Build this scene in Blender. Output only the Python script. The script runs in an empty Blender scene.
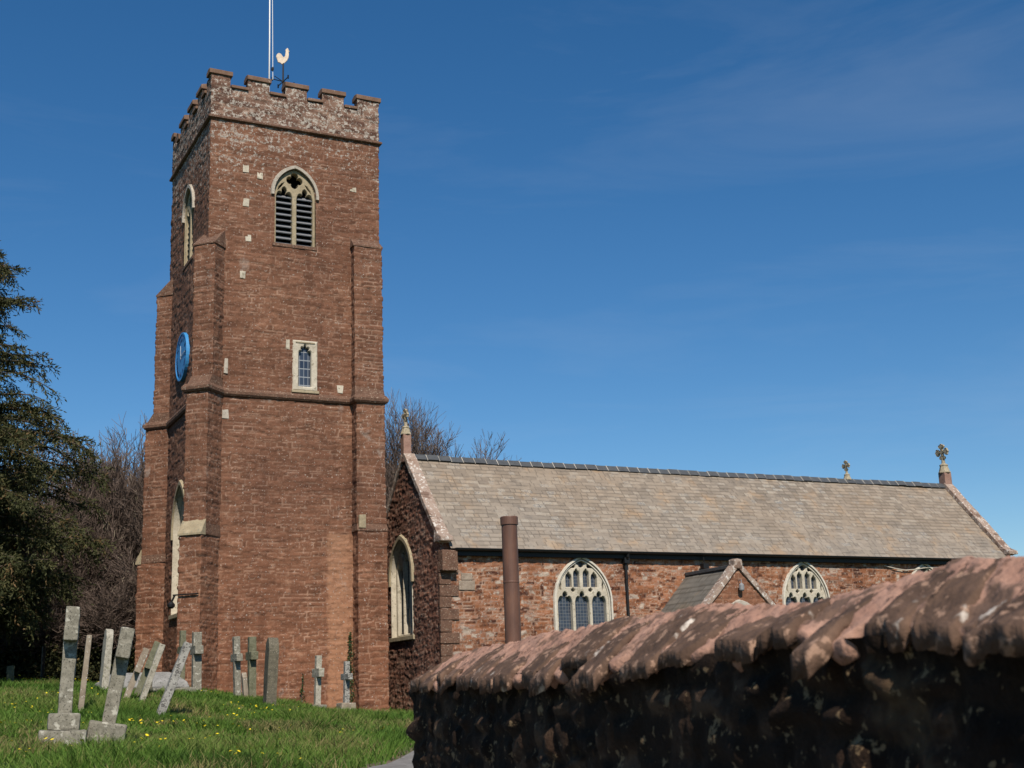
import bpy, bmesh, math, random
import numpy as np
from mathutils import Vector, Matrix, Euler

R = math.radians
SC = bpy.context.scene
COL = SC.collection
random.seed(7)

# ------------------------------------------------------------------ camera, sky, sun, exposure
cam_data = bpy.data.cameras.new('camera')
cam = bpy.data.objects.new('camera', cam_data)
COL.objects.link(cam)
CAM = Vector((-9.552, -40.706, 0.093))
HEAD, PITCH, ROLL = 0.46735, 0.23857, -0.03582
fw = Vector((math.sin(HEAD) * math.cos(PITCH), math.cos(HEAD) * math.cos(PITCH), math.sin(PITCH)))
rt = Vector((math.cos(HEAD), -math.sin(HEAD), 0))
up = rt.cross(fw)
rt2 = rt * math.cos(ROLL) + up * math.sin(ROLL)
up2 = -rt * math.sin(ROLL) + up * math.cos(ROLL)
m = Matrix((rt2, up2, -fw)).transposed().to_4x4()
m.translation = CAM
cam.matrix_world = m
cam_data.sensor_width = 36
cam_data.lens = 46.02
cam_data.clip_start = 0.05
cam_data.clip_end = 3000
cam_data.dof.use_dof = True
cam_data.dof.focus_distance = 40
cam_data.dof.aperture_fstop = 5.6
SC.camera = cam

SUN_AZ, SUN_EL = R(195), R(45)          # azimuth clockwise from north (+Y)
world = bpy.data.worlds.new('World')
SC.world = world
world.use_nodes = True
wn = world.node_tree.nodes
bg = wn['Background']
sky = wn.new('ShaderNodeTexSky')
sky.sky_type = 'NISHITA'
sky.sun_disc = False
sky.sun_elevation = SUN_EL
sky.sun_rotation = SUN_AZ
sky.altitude = 0
sky.air_density = 1.0
sky.dust_density = 0.0
sky.ozone_density = 4.0
hs = wn.new('ShaderNodeHueSaturation'); hs.inputs['Saturation'].default_value = 1.27
world.node_tree.links.new(sky.outputs[0], hs.inputs['Color'])
# thin high cirrus: a faint veil of stretched noise in the sky's own directions
tc = wn.new('ShaderNodeTexCoord'); mp = wn.new('ShaderNodeMapping'); mp.inputs['Scale'].default_value = (1.0, 1.6, 7.0); mp.inputs['Rotation'].default_value = (0.12, 0.1, 0.3)
nz = wn.new('ShaderNodeTexNoise'); nz.inputs['Scale'].default_value = 2.2; nz.inputs['Detail'].default_value = 7; nz.inputs['Roughness'].default_value = 0.6; nz.inputs['Distortion'].default_value = 0.6
mr = wn.new('ShaderNodeMapRange'); mr.inputs[1].default_value = 0.5; mr.inputs[2].default_value = 0.78; mr.inputs[3].default_value = 0.0; mr.inputs[4].default_value = 0.08
mx = wn.new('ShaderNodeMix'); mx.data_type = 'RGBA'; mx.inputs[7].default_value = (6.0, 6.6, 7.4, 1)
L_ = world.node_tree.links.new
L_(tc.outputs['Generated'], mp.inputs[0]); L_(mp.outputs[0], nz.inputs['Vector']); L_(nz.outputs['Fac'], mr.inputs[0]); L_(mr.outputs[0], mx.inputs[0])
L_(hs.outputs[0], mx.inputs[6]); L_(mx.outputs[2], bg.inputs[0])
bg.inputs[1].default_value = 0.076

sun_data = bpy.data.lights.new('sun', 'SUN')
sun = bpy.data.objects.new('sun', sun_data)
COL.objects.link(sun)
sun_data.energy = 4.5
sun_data.angle = R(0.53)
sun_data.color = (1.0, 0.91, 0.78)
sd = Vector((math.sin(SUN_AZ) * math.cos(SUN_EL), math.cos(SUN_AZ) * math.cos(SUN_EL), math.sin(SUN_EL)))
sun.rotation_euler = sd.to_track_quat('Z', 'Y').to_euler()
sun.location = (0, -60, 60)

SC.view_settings.view_transform = 'Standard'
SC.view_settings.look = 'None'
SC.view_settings.gamma = 1
SC.view_settings.use_curve_mapping = False
SC.view_settings.exposure = 0.35
SC.render.engine = 'CYCLES'
SC.cycles.max_bounces = 5
SC.cycles.diffuse_bounces = 3
SC.cycles.use_denoising = True

# ------------------------------------------------------------------ noise helpers
def _hash(i, j, seed):
    i = np.asarray(i).astype(np.int64); j = np.asarray(j).astype(np.int64)
    n = (i * 374761393 + j * 668265263 + seed * 2147483647 + 1013904223) & 0xffffffff
    n = ((n ^ (n >> 13)) * 1274126177) & 0xffffffff
    n = ((n ^ (n >> 16)) * 2246822519) & 0xffffffff
    n = n ^ (n >> 15)
    return (n & 0xffffff) / float(0xffffff)

def vnoise(x, y, seed=0):
    x = np.asarray(x, float); y = np.asarray(y, float)
    xi = np.floor(x); yi = np.floor(y)
    fx = x - xi; fy = y - yi
    fx = fx * fx * (3 - 2 * fx); fy = fy * fy * (3 - 2 * fy)
    a = _hash(xi, yi, seed); b = _hash(xi + 1, yi, seed)
    c = _hash(xi, yi + 1, seed); d = _hash(xi + 1, yi + 1, seed)
    return (a * (1 - fx) + b * fx) * (1 - fy) + (c * (1 - fx) + d * fx) * fy

def fnoise(x, y, seed=0, octv=3):
    s = 0; amp = 0.5; t = 0
    for o in range(octv):
        s = s + amp * vnoise(x * 2 ** o, y * 2 ** o, seed + 17 * o); t += amp; amp *= 0.5
    return s / t

def sstep(a, b, x):
    t = np.clip((x - a) / (b - a), 0, 1)
    return t * t * (3 - 2 * t)

# ------------------------------------------------------------------ material helpers
class NT:
    def __init__(s, name):
        s.m = bpy.data.materials.new(name); s.m.use_nodes = True
        s.t = s.m.node_tree; s.n = s.t.nodes; s.b = s.n['Principled BSDF']
        s.b.inputs['Specular IOR Level'].default_value = 0.25
    def new(s, typ, **kw):
        n = s.n.new(typ)
        for k, v in kw.items():
            if hasattr(n, k): setattr(n, k, v)
            else: n.inputs[k.replace('_', ' ')].default_value = v
        return n
    def link(s, a, b): s.t.links.new(a, b)
    def coord(s, out='Object'):
        return s.new('ShaderNodeTexCoord').outputs[out]
    def pos(s):
        return s.new('ShaderNodeNewGeometry').outputs['Position']
    def noise(s, vec, scale, detail=4, rough=0.6, stretch=None):
        if stretch:
            mp = s.new('ShaderNodeMapping'); mp.inputs['Scale'].default_value = stretch
            s.link(vec, mp.inputs[0]); vec = mp.outputs[0]
        n = s.new('ShaderNodeTexNoise'); n.inputs['Scale'].default_value = scale
        n.inputs['Detail'].default_value = detail; n.inputs['Roughness'].default_value = rough
        s.link(vec, n.inputs['Vector']); return n.outputs['Fac']
    def ramp(s, fac, stops, interp='LINEAR'):
        r = s.new('ShaderNodeValToRGB'); cr = r.color_ramp; cr.interpolation = interp
        while len(cr.elements) < len(stops): cr.elements.new(0.5)
        for e, (p, c) in zip(cr.elements, stops):
            e.position = p; e.color = (c[0], c[1], c[2], 1) if not isinstance(c, (int, float)) else (c, c, c, 1)
        s.link(fac, r.inputs[0]); return r.outputs[0]
    def mapr(s, v, a, b, c=0, d=1, clamp=True):
        n = s.new('ShaderNodeMapRange'); n.clamp = clamp
        for i, x in zip((1, 2, 3, 4), (a, b, c, d)): n.inputs[i].default_value = x
        s.link(v, n.inputs[0]); return n.outputs[0]
    def math(s, op, a, b=None):
        n = s.new('ShaderNodeMath'); n.operation = op
        for i, x in enumerate((a, b)):
            if x is None: continue
            if isinstance(x, (int, float)): n.inputs[i].default_value = x
            else: s.link(x, n.inputs[i])
        return n.outputs[0]
    def mix(s, fac, a, b, mode='MIX'):
        n = s.new('ShaderNodeMix'); n.data_type = 'RGBA'; n.blend_type = mode
        for sock, x in ((n.inputs[0], fac), (n.inputs[6], a), (n.inputs[7], b)):
            if isinstance(x, (int, float)): sock.default_value = x
            elif isinstance(x, tuple): sock.default_value = (x[0], x[1], x[2], 1)
            else: s.link(x, sock)
        return n.outputs[2]
    def bump(s, h, strength=0.5, dist=0.02, prev=None):
        n = s.new('ShaderNodeBump'); n.inputs['Strength'].default_value = strength
        n.inputs['Distance'].default_value = dist
        s.link(h, n.inputs['Height'])
        if prev is not None: s.link(prev, n.inputs['Normal'])
        return n.outputs[0]
    def out(s, col, rough=0.9, normal=None, spec=None):
        if isinstance(col, tuple): s.b.inputs['Base Color'].default_value = (*col[:3], 1)
        else: s.link(col, s.b.inputs['Base Color'])
        if isinstance(rough, (int, float)): s.b.inputs['Roughness'].default_value = rough
        else: s.link(rough, s.b.inputs['Roughness'])
        if normal is not None: s.link(normal, s.b.inputs['Normal'])
        if spec is not None: s.b.inputs['Specular IOR Level'].default_value = spec
        return s.m

def mat_stone(name, a, b, scale=8, speck=None, speck_t=0.62, rough=0.92, bumpd=0.01, lichen=None, lichen_t=0.6, moss=None):
    t = NT(name); p = t.pos()
    n1 = t.noise(p, scale, 5); n2 = t.noise(p, scale * 6, 3)
    c = t.ramp(n1, [(0.3, a), (0.7, b)])
    c = t.mix(t.mapr(n2, 0.3, 0.7, 0.0, 0.35), c, tuple(x * 0.55 for x in a))
    if speck:
        c = t.mix(t.mapr(t.noise(p, scale * 3.3, 3), speck_t, speck_t + 0.05), c, speck)
    if lichen:
        c = t.mix(t.mapr(t.noise(p, scale * 0.7, 4), lichen_t, lichen_t + 0.06), c, lichen)
    nm = t.bump(n2, 0.6, bumpd, t.bump(n1, 0.5, bumpd * 3))
    return t.out(c, rough, nm)

def mat_masonry(name, ramp, mortar, mort_amt=0.8, lichen=(0.42, 0.4, 0.37), lichen_lo=0.0, lichen_fn=None, patch=None, dark=None, fine=26, moss=0, tone_lo=0.0, tone_hi=1.0):
    t = NT(name); p = t.pos()
    at = t.new('ShaderNodeAttribute'); at.attribute_name = 'stone'
    sep = t.new('ShaderNodeSeparateColor'); t.link(at.outputs['Color'], sep.inputs[0])
    tone, mort, b2 = sep.outputs[0], sep.outputs[1], sep.outputs[2]
    nbig = t.noise(p, 0.35, 4); nmid = t.noise(p, 3.0, 4); nf = t.noise(p, fine, 4, 0.7)
    nm2_ = t.noise(p, 6.0, 5, 0.7, (1, 1, 2.2))
    tn = t.math('ADD', t.mapr(tone, 0, 1, tone_lo, tone_hi), t.math('ADD', t.mapr(nmid, 0.3, 0.7, -0.2, 0.2, False), t.mapr(nm2_, 0.3, 0.7, -0.22, 0.22, False)))
    c = t.ramp(tn, ramp)
    # mortar where it has not weathered back
    mm = t.math('MULTIPLY', mort, t.mapr(t.noise(p, 1.6, 4), 0.42, 0.62, 0.14, mort_amt))
    c = t.mix(mm, c, mortar)
    # big tonal drift: rain washed and sooty areas of the stone
    c = t.mix(t.mapr(nbig, 0.35, 0.68), c, t.mix(1.0, c, (0.74, 0.72, 0.74), 'MULTIPLY'))
    c = t.mix(t.mapr(nf, 0.35, 0.72, 0, 0.65), c, t.mix(1.0, c, (0.55, 0.52, 0.5), 'MULTIPLY'))
    if patch: c = patch(t, p, c)
    st_ = t.noise(p, 1.7, 4, 0.6, (1, 1, 0.14))
    c = t.mix(t.mapr(st_, 0.52, 0.72, 0, 0.75), c, t.mix(1.0, c, (0.66, 0.64, 0.64), 'MULTIPLY'))
    sm_ = t.noise(p, 1.25, 5, 0.7, (1, 1, 0.7))
    c = t.mix(t.mapr(sm_, 0.62, 0.72, 0, 0.42), c, tuple(0.8 * v for v in lichen))
    # lichen specks and crusts
    sx = t.new('ShaderNodeSeparateXYZ'); t.link(p, sx.inputs[0])
    amt = lichen_fn(t, sx) if lichen_fn else None
    l1 = t.noise(p, 7.5, 5, 0.75)
    thr = t.math('ADD', l1, t.mapr(b2, 0, 1, -0.045, 0.045))
    if amt is not None: thr = t.math('ADD', thr, amt)
    lm = t.mapr(thr, 0.655 - lichen_lo, 0.70 - lichen_lo)
    lm = t.math('MULTIPLY', lm, t.mapr(t.noise(p, 30, 3, 0.7), 0.33, 0.55, 0.15, 1))
    c = t.mix(lm, c, t.ramp(nmid, [(0.35, tuple(x * 0.72 for x in lichen)), (0.7, lichen)]))
    # pin-head flecks of lichen over everything
    fl_ = t.mapr(t.noise(p, 17, 3, 0.6), 0.635, 0.675, 0, 0.7)
    c = t.mix(fl_, c, lichen)
    nm = t.bump(nf, 0.8, 0.015, t.bump(t.noise(p, 9, 4), 0.6, 0.03))
    return t.out(c, 0.95, nm, 0.15)

M = {}
SAND = [(0.0, (0.115, 0.056, 0.036)), (0.3, (0.168, 0.082, 0.051)), (0.6, (0.195, 0.095, 0.059)), (0.85, (0.228, 0.114, 0.072)), (1.0, (0.29, 0.17, 0.115))]

def tower_lichen(t, sx):
    hi = t.mapr(sx.outputs[2], 16.6, 20.2, 0, 0.13)
    lo = t.mapr(sx.outputs[2], 10.2, 9.0, 0, -0.02)
    left = t.mapr(sx.outputs[0], 4.4, 0.6, 0, 0.05)
    hl = t.math('MULTIPLY', t.mapr(sx.outputs[2], 15.5, 17.5), left)
    return t.math('ADD', t.math('ADD', hi, lo), hl)

def tower_patch(t, p, c):
    # the smooth orange rendered strip low on the south face
    sx = t.new('ShaderNodeSeparateXYZ'); t.link(p, sx.inputs[0])
    w = t.math('MULTIPLY', t.math('SUBTRACT', t.noise(p, 2.5, 3), 0.5), 0.35)
    x = t.math('ADD', sx.outputs[0], w); z = t.math('ADD', sx.outputs[2], w)
    k = t.math('MULTIPLY', t.mapr(x, 4.02, 4.12), t.mapr(x, 5.02, 4.94))
    k = t.math('MULTIPLY', k, t.mapr(z, 5.7, 5.6))
    k = t.math('MULTIPLY', k, t.mapr(sx.outputs[1], -0.3, -0.2))
    k = t.math('MULTIPLY', k, t.mapr(t.noise(p, 5, 4), 0.36, 0.5, 0.3, 0.85))
    c = t.mix(k, c, (0.275, 0.15, 0.094))
    # lower stage is a warmer, redder bed of stone
    low = t.mapr(t.math('ADD', sx.outputs[2], t.math('MULTIPLY', w, 6)), 7.0, 1.0, 0, 0.7)
    c = t.mix(low, c, t.mix(1.0, c, (1.28, 1.12, 0.98), 'MULTIPLY'))
    return c

M['tower'] = mat_masonry('red_sandstone_rubble', SAND, (0.36, 0.235, 0.17), 0.95, lichen=(0.40, 0.36, 0.32), lichen_fn=tower_lichen, patch=tower_patch, lichen_lo=0.0, tone_lo=0.2, tone_hi=0.82)
M['parapet'] = mat_masonry('lichened_sandstone', [(0.0, (0.085, 0.045, 0.034)), (0.5, (0.17, 0.095, 0.068)), (1.0, (0.28, 0.18, 0.135))], (0.32, 0.25, 0.2), 0.5, lichen=(0.46, 0.42, 0.37), lichen_lo=0.13)
M['nave'] = mat_masonry('red_breccia_rubble', [(0.0, (0.075, 0.03, 0.02)), (0.3, (0.21, 0.085, 0.043)), (0.6, (0.32, 0.135, 0.066)), (0.8, (0.34, 0.17, 0.11)), (0.9, (0.27, 0.19, 0.15)), (1.0, (0.46, 0.38, 0.31))], (0.42, 0.29, 0.215), 0.9, lichen=(0.45, 0.4, 0.34), lichen_lo=0.005)
M['gable'] = mat_masonry('rough_red_rubble', [(0.0, (0.085, 0.042, 0.031)), (0.4, (0.18, 0.082, 0.056)), (0.7, (0.25, 0.112, 0.072)), (1.0, (0.36, 0.23, 0.17))], (0.3, 0.19, 0.14), 0.6, lichen_lo=0.02, lichen=(0.4, 0.34, 0.28))
M['lane_wall'] = mat_masonry('shade_darkened_rubble', [(0.0, (0.016, 0.010, 0.007)), (0.5, (0.032, 0.019, 0.012)), (0.85, (0.058, 0.034, 0.022)), (1.0, (0.11, 0.07, 0.045))], (0.028, 0.018, 0.012), 0.5, lichen=(0.28, 0.19, 0.105), lichen_lo=0.035, fine=40)  # stone tones set near black: the face's deep shade is in the colour

def mat_slate(name, ramp, blot=(0.19, 0.15, 0.11)):
    t = NT(name); p = t.pos()
    at = t.new('ShaderNodeAttribute'); at.attribute_name = 'stone'
    sep = t.new('ShaderNodeSeparateColor'); t.link(at.outputs['Color'], sep.inputs[0])
    n1 = t.noise(p, 1.2, 4); n2 = t.noise(p, 14, 4, 0.7); n3 = t.noise(p, 0.45, 3)
    c = t.ramp(t.math('ADD', sep.outputs[0], t.mapr(n2, 0.3, 0.7, -0.2, 0.2, False)), ramp)
    c = t.mix(t.mapr(n3, 0.36, 0.62, 0.1, 0.85), c, t.mix(0.6, c, blot))
    sxz = t.new('ShaderNodeSeparateXYZ'); t.link(p, sxz.inputs[0])
    lowz = t.mapr(t.math('ADD', sxz.outputs[2], t.math('MULTIPLY', t.math('SUBTRACT', n3, 0.5), 4.0)), 7.0, 5.2, 0, 0.6)
    c = t.mix(lowz, c, t.mix(0.6, c, tuple(0.5 * (u + v) for u, v in zip(blot, (0.23, 0.225, 0.215)))))
    c = t.mix(t.mapr(n1, 0.58, 0.72, 0, 0.5), c, tuple(1.35 * u for u in blot))
    n4 = t.noise(p, 2.6, 6, 0.7, (0.6, 1, 1)); n5 = t.noise(p, 0.9, 5, 0.65)
    c = t.mix(t.mapr(n4, 0.52, 0.68, 0, 0.6), c, t.mix(1.0, c, (0.62, 0.64, 0.68), 'MULTIPLY'))
    c = t.mix(t.mapr(n5, 0.56, 0.66, 0, 0.5), c, t.mix(1.0, c, (1.3, 1.05, 0.78), 'MULTIPLY'))
    c = t.mix(t.math('MULTIPLY', sep.outputs[1], 0.6), c, (0.06, 0.05, 0.04))
    return t.out(c, 0.8, t.bump(n2, 0.5, 0.01), 0.3)
M['slate'] = mat_slate('lichened_slate', [(0.0, (0.155, 0.132, 0.110)), (0.4, (0.215, 0.18, 0.145)), (0.75, (0.255, 0.215, 0.175)), (0.95, (0.32, 0.29, 0.245)), (0.98, (0.15, 0.15, 0.15))], blot=(0.24, 0.185, 0.135))
M['slate_dark'] = mat_slate('dark_porch_slate', [(0.0, (0.07, 0.064, 0.056)), (0.6, (0.115, 0.104, 0.088)), (1.0, (0.15, 0.136, 0.115))], blot=(0.11, 0.095, 0.075))
M['ridge'] = mat_stone('dark_ridge_tile', (0.055, 0.06, 0.068), (0.09, 0.095, 0.10), 5, rough=0.6)
M['mortar'] = mat_stone('pale_mortar', (0.36, 0.33, 0.29), (0.48, 0.45, 0.4), 9)
M['lime'] = mat_stone('cream_limestone', (0.40, 0.355, 0.28), (0.58, 0.53, 0.435), 3, speck=(0.25, 0.22, 0.165), speck_t=0.60, lichen=(0.28, 0.25, 0.19), lichen_t=0.6)
M['lime_tan'] = mat_stone('weathered_tan_stone', (0.26, 0.21, 0.135), (0.40, 0.335, 0.23), 4, speck=(0.2, 0.19, 0.14), speck_t=0.6)
M['lime_white'] = mat_stone('bleached_limestone', (0.5, 0.46, 0.39), (0.64, 0.6, 0.52), 3)
M['hood'] = mat_stone('grey_hood_stone', (0.33, 0.29, 0.24), (0.48, 0.44, 0.38), 5, speck=(0.2, 0.17, 0.14), speck_t=0.6)
M['coping'] = mat_stone('lichened_coping', (0.25, 0.17, 0.13), (0.36, 0.29, 0.245), 3, speck=(0.5, 0.46, 0.42), speck_t=0.56, lichen=(0.16, 0.105, 0.08), lichen_t=0.58)
M['cap'] = mat_stone('brown_cap_stone', (0.13, 0.075, 0.05), (0.22, 0.14, 0.1), 3, speck=(0.36, 0.3, 0.25), speck_t=0.66)
M['string'] = mat_stone('string_course_stone', (0.095, 0.052, 0.036), (0.175, 0.098, 0.066), 6, speck=(0.30, 0.235, 0.18), speck_t=0.60, bumpd=0.02)
M['finial'] = mat_stone('finial_stone', (0.30, 0.255, 0.18), (0.44, 0.385, 0.28), 7, speck=(0.15, 0.13, 0.1), speck_t=0.58)
M['finial_red'] = mat_stone('finial_base_stone', (0.24, 0.14, 0.11), (0.33, 0.21, 0.17), 5, speck=(0.14, 0.1, 0.08), speck_t=0.6)
M['finial_pale'] = mat_stone('grey_brown_block', (0.22, 0.17, 0.13), (0.33, 0.27, 0.215), 6, speck=(0.4, 0.36, 0.3), speck_t=0.62)
M['grave_grey'] = mat_stone('grey_granite', (0.15, 0.14, 0.11), (0.29, 0.27, 0.22), 15, speck=(0.08, 0.075, 0.06), speck_t=0.58, lichen=(0.38, 0.365, 0.31), lichen_t=0.58, bumpd=0.004)
M['grave_pale'] = mat_stone('pale_limestone', (0.24, 0.22, 0.175), (0.46, 0.43, 0.36), 9, speck=(0.13, 0.12, 0.09), speck_t=0.58, lichen=(0.2, 0.19, 0.13), lichen_t=0.6, bumpd=0.004)
M['grave_green'] = mat_stone('mossy_stone', (0.095, 0.095, 0.058), (0.19, 0.185, 0.125), 11, speck=(0.28, 0.27, 0.22), speck_t=0.64, bumpd=0.005)
M['grave_tan'] = mat_stone('tan_stone', (0.19, 0.15, 0.11), (0.34, 0.29, 0.225), 5, speck=(0.48, 0.46, 0.42), speck_t=0.62, bumpd=0.004)
M['grave_dark'] = mat_stone('dark_lichened_stone', (0.075, 0.068, 0.05), (0.16, 0.14, 0.10), 12, speck=(0.3, 0.27, 0.22), speck_t=0.62, bumpd=0.006)
M['grave_speck2'] = mat_stone('weathered_tomb_stone', (0.17, 0.165, 0.155), (0.31, 0.30, 0.285), 4, speck=(0.1, 0.1, 0.09), speck_t=0.6)
M['grave_speck'] = mat_stone('mottled_stone', (0.22, 0.21, 0.19), (0.38, 0.37, 0.34), 8, speck=(0.09, 0.085, 0.08), speck_t=0.53, bumpd=0.004)

def simple(name, col, rough=0.5, metal=0.0, nz=0.12, scale=20):
    t = NT(name); p = t.pos()
    c = t.mix(t.mapr(t.noise(p, scale, 4), 0.35, 0.65, 0, 1), tuple(x * (1 - nz) for x in col), tuple(min(1, x * (1 + nz)) for x in col))
    t.b.inputs['Metallic'].default_value = metal
    return t.out(c, rough)
M['black'] = simple('black_paint', (0.012, 0.012, 0.013), 0.45)
M['louvre'] = simple('grey_slate_louvre', (0.17, 0.175, 0.19), 0.55)
M['void'] = simple('dark_interior', (0.006, 0.006, 0.007), 0.9)
M['rust'] = NT('brown_flue_paint'); _t = M['rust']; _p = _t.pos()
M['rust'] = _t.out(_t.ramp(_t.noise(_p, 5, 5, 0.6, (1, 1, 0.35)), [(0.25, (0.07, 0.034, 0.024)), (0.5, (0.115, 0.056, 0.038)), (0.75, (0.16, 0.076, 0.046))]), 0.5, _t.bump(_t.noise(_p, 40, 3), 0.2, 0.004), 0.4)
M['blue'] = simple('bright_blue_paint', (0.04, 0.22, 0.50), 0.5, nz=0.08, scale=4)
M['blue_rim'] = simple('light_blue_paint', (0.05, 0.36, 0.62), 0.45, nz=0.05)
M['blue_dark'] = simple('navy_numeral_paint', (0.012, 0.035, 0.11), 0.5)
M['white'] = simple('white_paint', (0.78, 0.77, 0.74), 0.45, nz=0.04)
M['hand'] = simple('dull_hand_paint', (0.4, 0.42, 0.45), 0.5)
M['gilt'] = simple('weathered_gilding', (0.56, 0.46, 0.36), 0.6, 0.0, 0.16, 9)
M['lead'] = simple('lead_sheet', (0.22, 0.225, 0.235), 0.5)
M['cable'] = simple('pale_cable', (0.42, 0.38, 0.32), 0.6)
M['asphalt'] = mat_stone('grey_path_asphalt', (0.15, 0.14, 0.13), (0.22, 0.21, 0.2), 4, speck=(0.3, 0.28, 0.26), speck_t=0.63, bumpd=0.004)

def mat_glass(name, sx, sy, lead=(0.12, 0.125, 0.13), diamond=False):
    t = NT(name)
    uv = t.coord('UV')
    mp = t.new('ShaderNodeMapping'); mp.inputs['Scale'].default_value = (sx, sy, 1)
    if diamond: mp.inputs['Rotation'].default_value = (0, 0, R(45))
    t.link(uv, mp.inputs[0])
    br = t.new('ShaderNodeTexBrick'); br.offset = 0; br.squash = 1
    for k, v in (('Scale', 1.0), ('Mortar Size', 0.06), ('Mortar Smooth', 0.1), ('Brick Width', 1.0), ('Row Height', 1.0), ('Bias', 0.0)): br.inputs[k].default_value = v
    br.inputs['Color1'].default_value = (0.022, 0.03, 0.05, 1); br.inputs['Color2'].default_value = (0.045, 0.058, 0.085, 1)
    br.inputs['Mortar'].default_value = (*lead, 1)
    t.link(mp.outputs[0], br.inputs['Vector'])
    n = t.noise(uv, 9, 2)
    return t.out(br.outputs['Color'], t.mapr(br.outputs['Fac'], 0, 1, 0.16, 0.7), t.bump(n, 0.35, 0.02), 0.5)
M['glass'] = mat_glass('leaded_glass', 9, 9)
M['glass_big'] = mat_glass('large_pane_leaded_glass', 6.9, 3.5, (0.22, 0.24, 0.27))

def mat_attr(name, ramp, rough=0.8, attr='tone', trans=0.0, spec=0.2):
    t = NT(name)
    at = t.new('ShaderNodeAttribute'); at.attribute_name = attr
    c = t.ramp(at.outputs['Fac'], ramp)
    t.out(c, rough, spec=spec)
    if trans:
        tr = t.new('ShaderNodeBsdfTranslucent'); t.link(c, tr.inputs[0])
        mx = t.new('ShaderNodeMixShader'); mx.inputs[0].default_value = trans
        t.link(t.b.outputs[0], mx.inputs[1]); t.link(tr.outputs[0], mx.inputs[2])
        t.link(mx.outputs[0], t.n['Material Output'].inputs[0])
    return t.m
M['grass'] = mat_attr('grass_blades', [(0.0, (0.032, 0.062, 0.010)), (0.45, (0.074, 0.148, 0.020)), (0.8, (0.122, 0.21, 0.034)), (0.93, (0.18, 0.18, 0.06)), (1.0, (0.30, 0.235, 0.11))], 0.7, trans=0.3)
M['yew'] = mat_attr('dark_needle_foliage', [(0.0, (0.02, 0.026, 0.010)), (0.5, (0.05, 0.054, 0.02)), (0.85, (0.085, 0.08, 0.032)), (1.0, (0.13, 0.08, 0.035))], 0.7, trans=0.15)
M['ivy'] = mat_attr('ivy_leaves', [(0.0, (0.018, 0.035, 0.01)), (0.6, (0.04, 0.07, 0.018)), (1.0, (0.08, 0.11, 0.03))], 0.5, trans=0.15, spec=0.4)
M['twig'] = mat_attr('bare_purple_twigs', [(0.0, (0.06, 0.045, 0.038)), (0.5, (0.13, 0.096, 0.08)), (0.9, (0.20, 0.15, 0.128)), (1.0, (0.36, 0.31, 0.23))], 0.8)
M['bark'] = mat_stone('tree_bark', (0.055, 0.042, 0.034), (0.11, 0.088, 0.07), 6, bumpd=0.01)
M['yellow'] = simple('yellow_petals', (0.72, 0.55, 0.02), 0.6)

def ground_mat():
    t = NT('churchyard_turf'); p = t.pos()
    n1 = t.noise(p, 0.8, 5); n2 = t.noise(p, 9, 5, 0.7)
    c = t.ramp(n2, [(0.3, (0.02, 0.036, 0.009)), (0.7, (0.055, 0.09, 0.018))])
    c = t.mix(t.mapr(n1, 0.55, 0.7), c, t.ramp(n2, [(0.3, (0.07, 0.06, 0.025)), (0.7, (0.16, 0.13, 0.06))]))
    return t.out(c, 0.95, t.bump(n2, 0.8, 0.05))
M['turf'] = ground_mat()
M['earth'] = mat_stone('trodden_earth', (0.09, 0.065, 0.045), (0.17, 0.125, 0.085), 5, speck=(0.05, 0.08, 0.02), speck_t=0.58)
M['pink_mortar'] = mat_stone('pink_lime_mortar', (0.30, 0.165, 0.12), (0.43, 0.26, 0.195), 6, speck=(0.16, 0.09, 0.065), speck_t=0.57, bumpd=0.014, lichen=(0.13, 0.08, 0.058), lichen_t=0.545)
M['cope_stone'] = mat_stone('dark_coping_slab', (0.06, 0.036, 0.025), (0.145, 0.088, 0.061), 6, speck=(0.27, 0.17, 0.12), speck_t=0.58, bumpd=0.014, lichen=(0.5, 0.45, 0.40), lichen_t=0.64)

# ------------------------------------------------------------------ object helpers
def empty(name, loc, label=None, cat=None, group=None, kind=None):
    o = bpy.data.objects.new(name, None); COL.objects.link(o)
    o.location = loc; o.empty_display_size = 0.2
    tag(o, label, cat, group, kind); return o

def tag(o, label=None, cat=None, group=None, kind=None):
    for k, v in (('label', label), ('category', cat), ('group', group), ('kind', kind)):
        if v: o[k] = v
    return o

def world_loc(o):
    v = Vector((0, 0, 0))
    while o is not None: v += o.location; o = o.parent
    return v

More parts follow.
